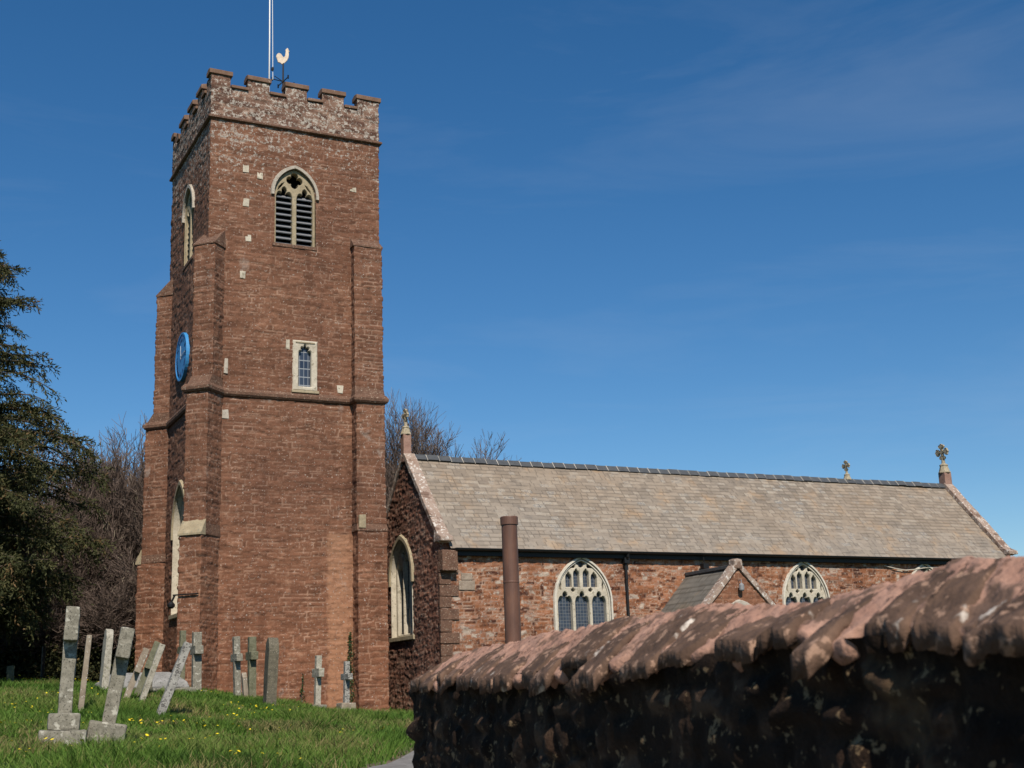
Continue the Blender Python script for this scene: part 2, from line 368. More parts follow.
def mk(name, verts, faces, mat, parent=None, smooth=False, local=False, uvs=None, origin=None):
    """link one mesh; vertices are given in world space unless local"""
    V = np.asarray(verts, dtype=np.float64).reshape(-1, 3)
    if not local:
        off = world_loc(parent) if parent else Vector(origin or (0, 0, 0))
        V = V - np.array(off)
    me = bpy.data.meshes.new(name)
    if isinstance(faces, np.ndarray):
        nf, k = faces.shape
        me.vertices.add(len(V)); me.vertices.foreach_set('co', V.astype(np.float32).ravel())
        me.loops.add(nf * k); me.loops.foreach_set('vertex_index', faces.astype(np.int32).ravel())
        me.polygons.add(nf); me.polygons.foreach_set('loop_start', np.arange(0, nf * k, k, dtype=np.int32))
        me.polygons.foreach_set('loop_total', np.full(nf, k, dtype=np.int32))
        me.update(calc_edges=True)
    else:
        me.from_pydata([tuple(v) for v in V], [], faces); me.update()
    if smooth: me.polygons.foreach_set('use_smooth', np.ones(len(me.polygons), dtype=bool))
    if uvs is not None:
        l = me.uv_layers.new(name='UVMap'); vi = np.empty(len(me.loops), dtype=np.int32)
        me.loops.foreach_get('vertex_index', vi); l.data.foreach_set('uv', np.asarray(uvs, dtype=np.float32)[vi].ravel())
    me.materials.append(mat)
    o = bpy.data.objects.new(name, me); COL.objects.link(o)
    if parent: o.parent = parent
    elif not local and origin: o.location = origin
    return o

def set_attr(o, name, arr):
    a = o.data.attributes.new(name, 'FLOAT', 'POINT'); a.data.foreach_set('value', np.asarray(arr, dtype=np.float32))
def set_col(o, name, arr):
    a = o.data.attributes.new(name, 'FLOAT_COLOR', 'POINT'); a.data.foreach_set('color', np.asarray(arr, dtype=np.float32).ravel())

class MB:
    """collects shapes into one mesh"""
    def __init__(s): s.v = []; s.f = []
    def add(s, vs, fs):
        b = len(s.v); s.v += [tuple(v) for v in vs]; s.f += [[b + i for i in f] for f in fs]; return s
    def box(s, x0, x1, y0, y1, z0, z1, M4=None, jit=0):
        vs = [Vector((x, y, z)) for z in (z0, z1) for y in (y0, y1) for x in (x0, x1)]
        if jit: vs = [v + Vector([random.uniform(-jit, jit) for _ in range(3)]) for v in vs]
        if M4 is not None: vs = [M4 @ v for v in vs]
        return s.add(vs, [(0, 2, 3, 1), (4, 5, 7, 6), (0, 1, 5, 4), (2, 6, 7, 3), (0, 4, 6, 2), (1, 3, 7, 5)])
    def prism(s, pts, a, b):
        """pts: 3D polygon list, extruded from offset a to offset b (vectors)"""
        n = len(pts); P = [Vector(p) for p in pts]
        vs = [p + Vector(a) for p in P] + [p + Vector(b) for p in P]
        fs = [list(range(n))[::-1], list(range(n, 2 * n))] + [[i, (i + 1) % n, n + (i + 1) % n, n + i] for i in range(n)]
        return s.add(vs, fs)
    def tube(s, pts, rads, n=8, cap=True):
        P = [Vector(p) for p in pts]
        if isinstance(rads, (int, float)): rads = [rads] * len(P)
        rings = []
        t0 = (P[1] - P[0]).normalized()
        u = t0.orthogonal().normalized()
        for i, p in enumerate(P):
            t = (P[min(i + 1, len(P) - 1)] - P[max(i - 1, 0)]).normalized()
            u = (u - t * u.dot(t)).normalized(); w = t.cross(u)
            rings.append([p + (u * math.cos(2 * math.pi * k / n) + w * math.sin(2 * math.pi * k / n)) * rads[i] for k in range(n)])
        vs = [v for r in rings for v in r]; fs = []
        for i in range(len(P) - 1):
            for k in range(n):
                fs.append([i * n + k, i * n + (k + 1) % n, (i + 1) * n + (k + 1) % n, (i + 1) * n + k])
        if cap: fs += [list(range(n))[::-1], [len(vs) - n + k for k in range(n)]]
        return s.add(vs, fs)
    def lathe(s, c, prof, n=16):
        c = Vector(c); vs = []; fs = []
        for r, z in prof:
            vs += [c + Vector((r * math.cos(2 * math.pi * k / n), r * math.sin(2 * math.pi * k / n), z)) for k in range(n)]
        for i in range(len(prof) - 1):
            for k in range(n): fs.append([i * n + k, i * n + (k + 1) % n, (i + 1) * n + (k + 1) % n, (i + 1) * n + k])
        fs += [list(range(n))[::-1], [len(vs) - n + k for k in range(n)]]
        return s.add(vs, fs)
    def build(s, name, mat, parent=None, smooth=False, bevel=0, local=False, origin=None, rough=0):
        o = mk(name, s.v, s.f, mat, parent, smooth, local, origin=origin)
        if bevel or rough:
            bm = bmesh.new(); bm.from_mesh(o.data)
            bmesh.ops.recalc_face_normals(bm, faces=bm.faces)
            if bevel:
                bmesh.ops.bevel(bm, geom=bm.edges[:], offset=bevel, segments=2, affect='EDGES', profile=0.6, clamp_overlap=True)
            if rough:
                bmesh.ops.triangulate(bm, faces=[f for f in bm.faces if len(f.verts) > 4])
                for _ in range(3):
                    long = [e for e in bm.edges if e.calc_length() > rough * 3]
                    if not long: break
                    bmesh.ops.subdivide_edges(bm, edges=long, cuts=1, use_grid_fill=True)
                sd_ = random.randrange(1000)
                bm.normal_update()
                for v in bm.verts:
                    q = v.co
                    n_ = fnoise(np.array([(q.x + q.y * 0.7) / (rough * 4)]), np.array([(q.z + q.y * 0.4) / (rough * 4)]), sd_, 3)[0] - 0.5
                    v.co += v.normal * float(n_) * rough
            bm.to_mesh(o.data); bm.free()
        return o

def recalc(o):
    bm = bmesh.new(); bm.from_mesh(o.data); bmesh.ops.recalc_face_normals(bm, faces=bm.faces); bm.to_mesh(o.data); bm.free(); return o

# ------------------------------------------------------------------ masonry
def layout(S, V, Ltot, ch, ln, seed, wob=0.03, relief=0.03, mw=0.018, tilt=0.5, stagger=True):
    """random coursed stonework over the (s, v) field: returns height, tone, mortar, second random"""
    rng = np.random.RandomState(seed)
    v0, v1 = V.min() - 1, V.max() + 1
    hs = rng.uniform(ch[0], ch[1], int((v1 - v0) / ch[0]) + 3); edges = v0 + np.concatenate([[0], np.cumsum(hs)])
    W = (fnoise(S * 0.9, V * 0.9, seed + 1, 3) - 0.5) * wob * 4 + (vnoise(S * 5, V * 5, seed + 2) - 0.5) * wob
    Vw = V + W; Sw = S + (vnoise(S * 4, V * 4, seed + 3) - 0.5) * wob * 2
    row = np.clip(np.searchsorted(edges, Vw) - 1, 0, len(edges) - 2)
    dv = np.minimum(Vw - edges[row], edges[row + 1] - Vw)
    idx = np.zeros(S.shape, int); ds = np.full(S.shape, 1.0); cs = np.zeros(S.shape); wid = np.ones(S.shape)
    for r in np.unique(row):
        mk_ = row == r
        n = int((Ltot + 2) / ln[0]) + 4
        j = -1 + rng.uniform(0, ln[0]) + np.concatenate([[-0.5], np.cumsum(rng.uniform(ln[0], ln[1], n) * rng.choice([0.7, 1, 1.35], n))])
        x = Sw[mk_]; k = np.clip(np.searchsorted(j, x) - 1, 0, len(j) - 2)
        idx[mk_] = k; ds[mk_] = np.minimum(x - j[k], j[k + 1] - x); cs[mk_] = (x - (j[k] + j[k + 1]) / 2); wid[mk_] = j[k + 1] - j[k]
    d = np.minimum(dv, ds)
    tone = _hash(row, idx, seed + 11); b2 = _hash(row, idx, seed + 23)
    off = _hash(row, idx, seed + 31) - 0.5; tl = _hash(row, idx, seed + 41) - 0.5
    body = sstep(0.0, mw * 1.6, d)
    h = (off * relief + tl * tilt * relief * cs / np.maximum(wid, .05) * 2) * body - (1 - body) * relief * 0.55
    h += (fnoise(S * 7, V * 7, seed + 51, 3) - 0.5) * relief * 1.1
    h += (fnoise(S * 0.5, V * 0.5, seed + 61, 2) - 0.5) * relief * 1.2
    mort = 1 - sstep(mw * 0.5, mw * 1.1, d)
    return h, tone, mort, b2

def attach(o, tone, mort, b2):
    set_col(o, 'stone', np.stack([tone, mort, b2, np.ones_like(tone)], -1))

def wall_sweep(name, path, z0, z1, mat, parent=None, cell=0.035, closed=False, coarse=(), keep=None, seed=1, ch=(0.09, 0.2), ln=(0.16, 0.42), relief=0.03, mw=0.018, wob=0.03, local=False, origin=None, depth=0.0, taper=None):
    """vertical masonry swept along a plan path; outside lies on the right of the travel direction"""
    P = [np.array(p, float) for p in path]
    segs = list(zip(P, P[1:] + ([P[0]] if closed else [])))
    if closed is False: segs = segs[:len(P) - 1]
    nrm = []
    for a, b in segs:
        d = (b - a) / np.linalg.norm(b - a); nrm.append(np.array([d[1], -d[0]]))
    cols = []; acc = 0
    for i, (a, b) in enumerate(segs):
        L = np.linalg.norm(b - a); c = 0.6 if i in coarse else cell
        n = max(1, int(round(L / c)))
        for k in range(n):
            if k == 0:
                pn = nrm[i - 1] if (closed or i > 0) else nrm[i]
                nn = (pn + nrm[i]); nn = nn / max(1e-6, np.dot(nn, nrm[i]))
                if np.dot(pn, nrm[i]) < -0.9: nn = nrm[i]
            else: nn = nrm[i]
            cols.append((a + (b - a) * k / n, nn, acc + L * k / n, i))
        acc += L
    if closed: cols.append((P[0], cols[0][1], acc, len(segs) - 1))
    else: cols.append((P[-1], nrm[-1], acc, len(segs) - 1))
    nz = max(1, int(round((z1 - z0) / cell)))
    Z = np.linspace(z0, z1, nz + 1)
    base = np.array([c[0] for c in cols]); nn = np.array([c[1] for c in cols]); s = np.array([c[2] for c in cols])
    S, V = np.meshgrid(s, Z)
    h, tone, mort, b2 = layout(S, V, acc, ch, ln, seed, wob, relief, mw)
    if closed: 
        for q in (h, tone, mort, b2): q[:, -1] = q[:, 0]
    X = base[None, :, 0] + nn[None, :, 0] * h; Y = base[None, :, 1] + nn[None, :, 1] * h
    verts = np.stack([X, Y, V], -1).reshape(-1, 3)
    nx = len(cols)
    i, j = np.meshgrid(np.arange(nz), np.arange(nx - 1), indexing='ij')
    q = np.stack([i * nx + j, i * nx + j + 1, (i + 1) * nx + j + 1, (i + 1) * nx + j], -1).reshape(-1, 4)
    if keep is not None:
        sc = (S[:-1, :-1] + S[1:, 1:]) / 2; zc = (V[:-1, :-1] + V[1:, 1:]) / 2
        q = q[keep(sc, zc).ravel()]
    o = mk(name, verts, q, mat, parent, origin=origin)
    attach(o, tone.ravel(), mort.ravel(), b2.ravel())
    return o

def plane_patch(name, O, U, Vv, w, h_, mat, parent, cell=0.04, ch=(0.19, 0.21), ln=(0.22, 0.34), seed=3, relief=0.012, mw=0.012, wob=0.004, keep=None, slate=True, lift=0.016):
    O = np.array(O, float); U = np.array(U, float); U /= np.linalg.norm(U); Vv = np.array(Vv, float); Vv /= np.linalg.norm(Vv)
    N = np.cross(U, Vv)
    s = np.linspace(0, w, int(w / cell) + 1); v = np.linspace(0, h_, int(h_ / cell) + 1)
    S, V = np.meshgrid(s, v)
    h, tone, mort, b2 = layout(S, V, w, ch, ln, seed, wob, relief, mw)
    if slate:   # each course lifts towards its lower edge
        rng = np.random.RandomState(seed); v0, v1 = V.min() - 1, V.max() + 1
        hs = rng.uniform(ch[0], ch[1], int((v1 - v0) / ch[0]) + 3); e = v0 + np.concatenate([[0], np.cumsum(hs)])
        r = np.clip(np.searchsorted(e, V) - 1, 0, len(e) - 2)
        h = h + lift * (1 - (V - e[r]) / (e[r + 1] - e[r]))
        h = h + (fnoise(S * 0.35, V * 0.35, seed + 5, 2) - 0.5) * 0.06
    verts = (O[None, None] + S[..., None] * U + V[..., None] * Vv + h[..., None] * N).reshape(-1, 3)
    nx = len(s); nz = len(v) - 1
    i, j = np.meshgrid(np.arange(nz), np.arange(nx - 1), indexing='ij')
    q = np.stack([i * nx + j, i * nx + j + 1, (i + 1) * nx + j + 1, (i + 1) * nx + j], -1).reshape(-1, 4)
    if keep is not None:
        q = q[keep((S[:-1, :-1] + S[1:, 1:]) / 2, (V[:-1, :-1] + V[1:, 1:]) / 2).ravel()]
    o = mk(name, verts, q, mat, parent)
    attach(o, tone.ravel(), mort.ravel(), b2.ravel())
    return o

# ------------------------------------------------------------------ 2D shapes for windows
def arch(w, z0, zs, za, n=16, cx=0.0, cusps=0, cd=0.0):
    """pointed arch outline, counter clockwise from bottom left"""
    a = w / 2; r = za - zs
    pts = [(cx - a, z0), (cx + a, z0)]
    Rr = (a * a + r * r) / (2 * a)
    th1 = math.atan2(r, Rr - a) if Rr > a else math.pi / 2
    th1 = math.acos(max(-1, min(1, (Rr - a) / Rr)))
    right = [(cx - (Rr - a) + Rr * math.cos(th1 * k / n), zs + Rr * math.sin(th1 * k / n)) for k in range(n + 1)]
    left = [(2 * cx - x, z) for x, z in right[::-1]][1:]
    cur = right + left
    if cusps:
        N = len(cur) - 1; out = []
        c = (cx, zs + r * 0.25)
        for i, (x, z) in enumerate(cur):
            t = i / N
            k = (1 - abs(math.sin(cusps * math.pi * t))) ** 1.6
            if t < 0.5 / cusps or t > 1 - 0.5 / cusps: k = 0
            dx, dz = c[0] - x, c[1] - z; d = math.hypot(dx, dz)
            out.append((x + dx / d * cd * k, z + dz / d * cd * k))
        cur = out
    return pts + cur
def foil(cx, cz, r, k=4, n=48, rot=0.0, depth=0.45):
    return [(cx + r * (1 - depth * (1 - abs(math.cos(k / 2 * (t + rot))) ** 0.7)) * math.cos(t), cz + r * (1 - depth * (1 - abs(math.cos(k / 2 * (t + rot))) ** 0.7)) * math.sin(t)) for t in [2 * math.pi * i / n for i in range(n)]]

def _offset(poly, d):
    """shift a polygon outline by d to its left (inwards for counter clockwise)"""
    n = len(poly); out = []
    for i in range(n):
        p0, p1, p2 = Vector(poly[i - 1]), Vector(poly[i]), Vector(poly[(i + 1) % n])
        a, b = (p1 - p0), (p2 - p1)
        if a.length < 1e-7 or b.length < 1e-7: out.append((p1.x, p1.y)); continue
        a.normalize(); b.normalize(); na, nb = Vector((-a.y, a.x)), Vector((-b.y, b.x)); q = na + nb
        if q.length < .3: q = na
        q = q / max(.5, q.dot(na)); out.append((p1.x + q.x * d, p1.y + q.y * d))
    return out
def _clean(poly):
    out = []
    for p in poly:
        if not out or math.hypot(p[0] - out[-1][0], p[1] - out[-1][1]) > 1e-4: out.append((float(p[0]), float(p[1])))
    if math.hypot(out[0][0] - out[-1][0], out[0][1] - out[-1][1]) < 1e-4: out.pop()
    ar = sum(out[i - 1][0] * out[i][1] - out[i][0] * out[i - 1][1] for i in range(len(out)))
    return out if ar > 0 else out[::-1]
def _inside(x, y, polys):
    c = False
    for P in polys:
        for i in range(len(P)):
            x0, y0 = P[i - 1]; x1, y1 = P[i]
            if (y0 > y) != (y1 > y) and x < (x1 - x0) * (y - y0) / (y1 - y0) + x0: c = not c
    return c
def plate(name, outer, holes, depth, mat, parent, Mw, bevel=0.015):
    """flat stone tracery: outline with holes, extruded and chamfered; local x along the wall, y up, z outward"""
    from mathutils.geometry import delaunay_2d_cdt
    base = [_clean(outer)] + [_clean(h) for h in holes]
    chf = [_offset(base[0], bevel)] + [_offset(h, -bevel) for h in base[1:]]
    vs2 = []; ed = []
    for P in chf:
        b0 = len(vs2); vs2 += [Vector(p) for p in P]; ed += [(b0 + i, b0 + (i + 1) % len(P)) for i in range(len(P))]
    ov_, oe_, of_, *_r = delaunay_2d_cdt(vs2, ed, [], 0, 1e-5)
    vs = []; fs = []
    for zz, flip in ((depth / 2, False), (-depth / 2, True)):
        b0 = len(vs); vs += [(v.x, v.y, zz) for v in ov_]
        for f_ in of_:
            c = sum((ov_[i] for i in f_), Vector((0, 0))) / len(f_)
            if _inside(c.x, c.y, chf):
                t_ = [b0 + i for i in f_]; fs.append(t_[::-1] if flip else t_)
    for P, Q_ in zip(base, chf):
        n = len(P); b0 = len(vs)
        vs += [(x, y, depth / 2) for x, y in Q_] + [(x, y, depth / 2 - bevel) for x, y in P] + [(x, y, -depth / 2) for x, y in P]
        sg = P is not base[0]
        for r_ in range(2):
            for i in range(n):
                j = (i + 1) % n; f_ = [b0 + r_ * n + i, b0 + (r_ + 1) * n + i, b0 + (r_ + 1) * n + j, b0 + r_ * n + j]
                fs.append(f_[::-1] if sg else f_)
    return mk(name, [Mw @ Vector(v) for v in vs], fs, mat, parent)

def wallM(origin, facing):
    """frame of a wall: facing 'S' or 'W'"""
    if facing == 'S': X, Z = Vector((1, 0, 0)), Vector((0, -1, 0))
    else: X, Z = Vector((0, -1, 0)), Vector((-1, 0, 0))
    Y = Vector((0, 0, 1))
    mm = Matrix((X, Y, Z)).transposed().to_4x4(); mm.translation = Vector(origin); return mm

def pane(name, poly, mat, parent, Mw, z, sc=1.0):
    vs = [Mw @ Vector((x, y, z)) for x, y in poly]
    return mk(name, vs, [list(range(len(poly)))], mat, parent, uvs=[(x * sc, y * sc) for x, y in poly])

def arch_band(name, w, zs, za, t, depth, mat, parent, Mw, z, drop=0.0, n=14):
    """hood mould: a band following a pointed arch"""
    inn = arch(w, zs - drop, zs, za, n)[1:]; inn = inn + [arch(w, zs - drop, zs, za, n)[0]]
    out = arch(w + 2 * t, zs - drop, zs, za + t * 1.15, n)[1:]; out = out + [arch(w + 2 * t, zs - drop, zs, za + t * 1.15, n)[0]]
    b = MB(); k = len(inn)
    vs = []
    for i in range(k):
        (x0, y0), (x1, y1) = inn[i], out[i]
        for (x, y, zz) in ((x0, y0, z), (x1, y1, z), (x0, y0, z + depth), (x0 + (x1 - x0) * .75, y0 + (y1 - y0) * .75, z + depth)):
            vs.append(Mw @ Vector((x, y, zz)))
    fs = []
    for i in range(k - 1):
        a, c = 4 * i, 4 * i + 4
        fs += [[a + 2, a + 3, c + 3, c + 2], [a + 3, a + 1, c + 1, c + 3], [a, a + 2, c + 2, c]]
    fs += [[0, 1, 3, 2], [4 * k - 4, 4 * k - 2, 4 * k - 1, 4 * k - 3]]
    b.add(vs, fs); return recalc(b.build(name, mat, parent))

def reveal(name, poly, mat, parent, Mw, z0, z1):
    """the splayed sides of an opening from the wall face inwards"""
    n = len(poly); vs = [Mw @ Vector((x, y, z0)) for x, y in poly] + [Mw @ Vector((x, y, z1)) for x, y in poly]
    return mk(name, vs, [[i, n + i, n + (i + 1) % n, (i + 1) % n] for i in range(n)], mat, parent)

def in_arch(w, z0, zs, za, cx):
    a = w / 2; r = za - zs; Rr = (a * a + r * r) / (2 * a)
    def f(s, z):
        x = np.abs(s - cx)
        lo = (z > z0) & (z <= zs) & (x < a)
        hi = (z > zs) & ((x + (Rr - a)) ** 2 + (z - zs) ** 2 < Rr * Rr)
        return lo | hi
    return f

# ------------------------------------------------------------------ ground
GP = np.array([(-7.41, -24.98, -.17), (-9.5, -40.7, -1.5), (-8, -36, -1.3), (-6.2, -32.3, -1.1), (-3, -34, -1.0), (2, -25, -.6), (1.9, -11.7, -.27),
    (4.9, -3.2, -.30), (10, -4, -.05), (20, -6, -.1), (30, -6, -.1), (31, 6, .3), (-5.3, 4.2, 1.17), (-2.4, 2.8, .92), (-.9, -1.9, .76), (-4.1, -7.6, .64),
    (-4.3, -12, .42), (-5.8, -15.7, .13), (-4.5, -16.3, .06), (-.5, -9.4, .15), (2.4, -4.2, .06), (2.8, -5.5, -.2), (-3.6, -3.4, .73), (-.2, -5.1, .38), (5.8, -.8, -.25), (3, -.6, .05), (6.6, -3, -.35),
    (-8.3, -27.9, -.4), (-6.7, -28.7, -.45), (-5.3, -27.2, -.52), (-4.5, -26.5, -.56), (-2, -22, -.44), (-12, -20, .1), (-12, -30, -.5), (-20, 0, 1.2),
    (-20, -20, .6), (-10, 20, 1.6), (0, 30, 1.6), (20, 30, 1), (40, 10, .3), (40, -20, -.3), (-2, 14, 1.25), (-10, -50, -1.7), (10, -45, -1.2), (-25, -40, -.8)])
def _tps(d2): return np.where(d2 > 1e-12, d2 * np.log(np.maximum(d2, 1e-12)), 0)
_d2 = ((GP[:, None, :2] - GP[None, :, :2]) ** 2).sum(-1)
_K = _tps(_d2) + np.eye(len(GP)) * 1.5
_P = np.concatenate([np.ones((len(GP), 1)), GP[:, :2]], 1)
_A = np.block([[_K, _P], [_P.T, np.zeros((3, 3))]])
_w = np.linalg.solve(_A, np.concatenate([GP[:, 2], np.zeros(3)]))
def gz(x, y, lumps=True):
    x = np.asarray(x, float); y = np.asarray(y, float)
    cx_ = np.clip(x, -26, 42); cy_ = np.clip(y, -52, 32)
    d2 = (cx_[..., None] - GP[:, 0]) ** 2 + (cy_[..., None] - GP[:, 1]) ** 2
    z = (_tps(d2) * _w[:len(GP)]).sum(-1) + _w[len(GP)] + _w[len(GP) + 1] * cx_ + _w[len(GP) + 2] * cy_
    far = np.hypot(x - cx_, y - cy_); k = sstep(0, 60, far)
    z = z * (1 - k) + 0.3 * k
    if lumps: z = z + (fnoise(x * 0.7, y * 0.7, 5, 3) - 0.5) * 0.10
    return z
def gz1(x, y): return float(gz(np.array([x]), np.array([y]))[0])

def axis(lo, hi, step, far):
    inner = np.arange(lo, hi + 1e-6, step); g = []; d = step; x = 0
    while x < far: d *= 1.35; x += d; g.append(x)
    g = np.array(g); return np.concatenate([lo - g[::-1], inner, hi + g])
gx = axis(-16, 34, 0.4, 900); gy = axis(-48, 22, 0.4, 900)
GX, GY = np.meshgrid(gx, gy); GZ = gz(GX, GY)
# path course, used by ground, path sheet and grass
PATH_L = [(-11.5, -46), (-10.0, -38.5), (-8.2, -33.2), (-6.0, -29.4), (-4.0, -26.35), (-1.6, -22.0), (2.2, -17.2), (7.5, -12.2), (13.0, -8.6), (15.4, -7.6)]
PATH_W = 2.1
def resample(P, step):
    P = np.array(P, float); seg = np.hypot(*np.diff(P, axis=0).T); c = np.concatenate([[0], np.cumsum(seg)])
    t = np.arange(0, c[-1], step); 
    # smooth by sampling a Catmull-Rom style spline
    out = np.stack([np.interp(t, c, P[:, 0]), np.interp(t, c, P[:, 1])], -1)
    k = np.ones(7) / 7
    pad = np.pad(out, ((3, 3), (0, 0)), mode='edge')
    return np.stack([np.convolve(pad[:, i], k, 'valid') for i in (0, 1)], -1)
PL = resample(PATH_L, 0.4)
_t = np.gradient(PL, axis=0); _t /= np.linalg.norm(_t, axis=1)[:, None]
PR = PL + np.stack([_t[:, 1], -_t[:, 0]], -1) * PATH_W
SPUR = [(1.1, -12.6), (1.4, -11.3), (5, -10.9), (9.5, -10.9), (9.5, -12.4), (5, -12.5)]
def in_poly(x, y, P):
    x = np.asarray(x); y = np.asarray(y); r = np.zeros(x.shape, bool); n = len(P)
    for i in range(n):
        x0, y0 = P[i]; x1, y1 = P[(i + 1) % n]
        c = ((y0 > y) != (y1 > y)) & (x < (x1 - x0) * (y - y0) / (y1 - y0 + 1e-12) + x0); r ^= c
    return r
PPOLY = np.concatenate([PL, PR[::-1]])

nx = len(gx); i, j = np.meshgrid(np.arange(len(gy) - 1), np.arange(nx - 1), indexing='ij')
gq = np.stack([i * nx + j, i * nx + j + 1, (i + 1) * nx + j + 1, (i + 1) * nx + j], -1).reshape(-1, 4)
tag(mk('ground', np.stack([GX, GY, GZ], -1).reshape(-1, 3), gq, M['turf'], smooth=True), kind='structure')

def sheet(name, A, B, lift, mat, n=8):
    A = np.array(A); B = np.array(B); vs = []; 
    for k in range(n + 1):
        q = A + (B - A) * k / n
        vs.append(np.stack([q[:, 0], q[:, 1], np.maximum(gz(q[:, 0], q[:, 1]), gz(q[:, 0], q[:, 1], False)) + lift], -1))
    V = np.stack(vs, 1); m_ = V.shape[0]
    i, j = np.meshgrid(np.arange(m_ - 1), np.arange(n), indexing='ij'); w_ = n + 1
    q = np.stack([i * w_ + j, (i + 1) * w_ + j, (i + 1) * w_ + j + 1, i * w_ + j + 1], -1).reshape(-1, 4)[:, ::-1]
    return mk(name, V.reshape(-1, 3), q, mat, smooth=True)
NL = np.stack([-_t[:, 1], _t[:, 0]], -1)
jl = (fnoise(np.arange(len(PL)) * .7, np.zeros(len(PL)), 9)[:, None] - .3) * .45
tag(sheet('path_verge', PL + NL * (0.12 + jl), PR - NL * 0.3, 0.035, M['earth']), kind='structure')
tag(sheet('path', PL, PR, 0.055, M['asphalt']), kind='structure')
_s1 = resample([(1.2, -11.3), (5, -10.9), (9.5, -10.9)], .4); _s2 = _s1 - np.array([0, 1.3])
tag(sheet('paved_spur_path', _s1, _s2, 0.05, M['asphalt']), kind='structure')

# ------------------------------------------------------------------ church tower
T = 6.0; D = 5.95
ZP = 19.58      # underside of parapet string
ZM = 10.12      # mid string course
tower = empty('church_tower', (3, 3, 0.3), 'tall square red sandstone church tower with battlements and louvred belfry window', 'church tower')
BEL_X, LAN_X = 2.93, 3.30
belS = in_arch(1.44, 15.42, 17.2, 18.16, BEL_X)
belW = in_arch(1.44, 15.42, 17.2, 18.16, T + D + T + (D - 2.98))
wwW = in_arch(2.0, 3.3, 6.1, 7.6, T + D + T + (D - 3.15))
def tower_keep(s, z):
    k = belS(s, z) | belW(s, z) | wwW(s, z)
    k |= (np.abs(s - LAN_X) < 0.38) & (z > 10.42) & (z < 12.0)
    return ~k
wall_sweep('wall', [(0, 0), (T, 0), (T, D), (0, D)], -0.6, ZP, M['tower'], tower, 0.036, True, (1, 2), tower_keep, seed=4, ch=(0.055, 0.21), ln=(0.14, 0.62), relief=0.026, mw=.013, wob=.05)

def sweep_profile(name, path, prof, mat, parent, closed=True):
    """profile (out, z) swept along a plan polyline, outside on the right"""
    P = [np.array(p, float) for p in path]; n = len(P); vs = []; m_ = len(prof)
    for i in range(n):
        a = P[i - 1] if (closed or i > 0) else None; b = P[(i + 1) % n] if (closed or i < n - 1) else None
        ns = []
        for u, v in ((a, P[i]), (P[i], b)):
            if u is None or v is None: continue
            d = (v - u) / np.linalg.norm(v - u); ns.append(np.array([d[1], -d[0]]))
        nn = sum(ns); nn = nn / max(0.35, np.dot(nn, ns[0]))
        for o_, z in prof: vs.append((P[i][0] + nn[0] * o_, P[i][1] + nn[1] * o_, z))
    fs = []
    for i in range(n if closed else n - 1):
        for k in range(m_ - 1):
            a = i * m_ + k; b = ((i + 1) % n) * m_ + k
            fs.append([a, b, b + 1, a + 1])
    if not closed: fs += [list(range(m_))[::-1], [(n - 1) * m_ + k for k in range(m_)]]
    return mk(name, vs, fs, mat, parent)
def subdiv_path(P, step, closed=True, jit=0.008):
    out = []
    n = len(P)
    for i in range(n if closed else n - 1):
        a, b = np.array(P[i], float), np.array(P[(i + 1) % n], float); k = max(1, int(np.linalg.norm(b - a) / step))
        for t in range(k):
            q = a + (b - a) * t / k
            if t: q = q + np.array([random.uniform(-jit, jit), random.uniform(-jit, jit)])
            out.append(q)
    if not closed: out.append(np.array(P[-1], float))
    return out
sq = [(0, 0), (T, 0), (T, D), (0, D)]
sweep_profile('upper_string_course', subdiv_path(sq, .35), [(-0.05, ZP - 0.01), (0.04, ZP - 0.01), (0.10, ZP + 0.02), (0.105, ZP + 0.075), (0.0, ZP + 0.15), (-0.1, ZP + 0.15)], M['string'], tower)

# parapet with merlons, its wall 0.36 thick
MER = [(-0.04, 0.66), (1.26, 2.01), (2.60, 3.36), (3.93, 4.72), (5.21, T + 0.04)]
CREN, MTOP = 20.80, 21.22
per = [(-0.02, -0.02), (T + .02, -0.02), (T + .02, D + .02), (-0.02, D + .02)]
def mer_at(t): 
    k = np.zeros(t.shape, bool)
    for a, b in MER: k |= (t > a - 0.0) & (t < b + 0.0)
    return k
def par_keep(s, z):
    s = np.asarray(s); L1, L2 = T + .04, D + .04
    t = np.where(s < L1, s, np.where(s < L1 + L2, s - L1, np.where(s < 2 * L1 + L2, 2 * L1 + L2 - s, 2 * L1 + 2 * L2 - s)))
    return (z < CREN) | mer_at(t)
wall_sweep('parapet', per, ZP + 0.12, MTOP, M['parapet'], tower, 0.036, True, (), par_keep, seed=21, ch=(0.10, 0.22), ln=(0.2, 0.5), relief=0.028, mw=.016)
core = MB()
for (xa, xb, ya, yb) in ((0.02, T - .02, 0.02, .36), (0.02, T - .02, D - .36, D - .02)):
    core.box(xa, xb, ya, yb, ZP, CREN)
    for a, b in MER: core.box(max(a, 0) + .012, min(b, T) - .012, ya, yb, CREN, MTOP)
for (xa, xb) in ((0.02, .36), (T - .36, T - .02)):
    core.box(xa, xb, .36, D - .36, ZP, CREN)
    for a, b in MER: core.box(xa, xb, max(a, 0) + .012 if a > 0 else .36, min(b, D) - .012 if b < T else D - .36, CREN, MTOP)
o = core.build('parapet_core', M['cap'], tower)
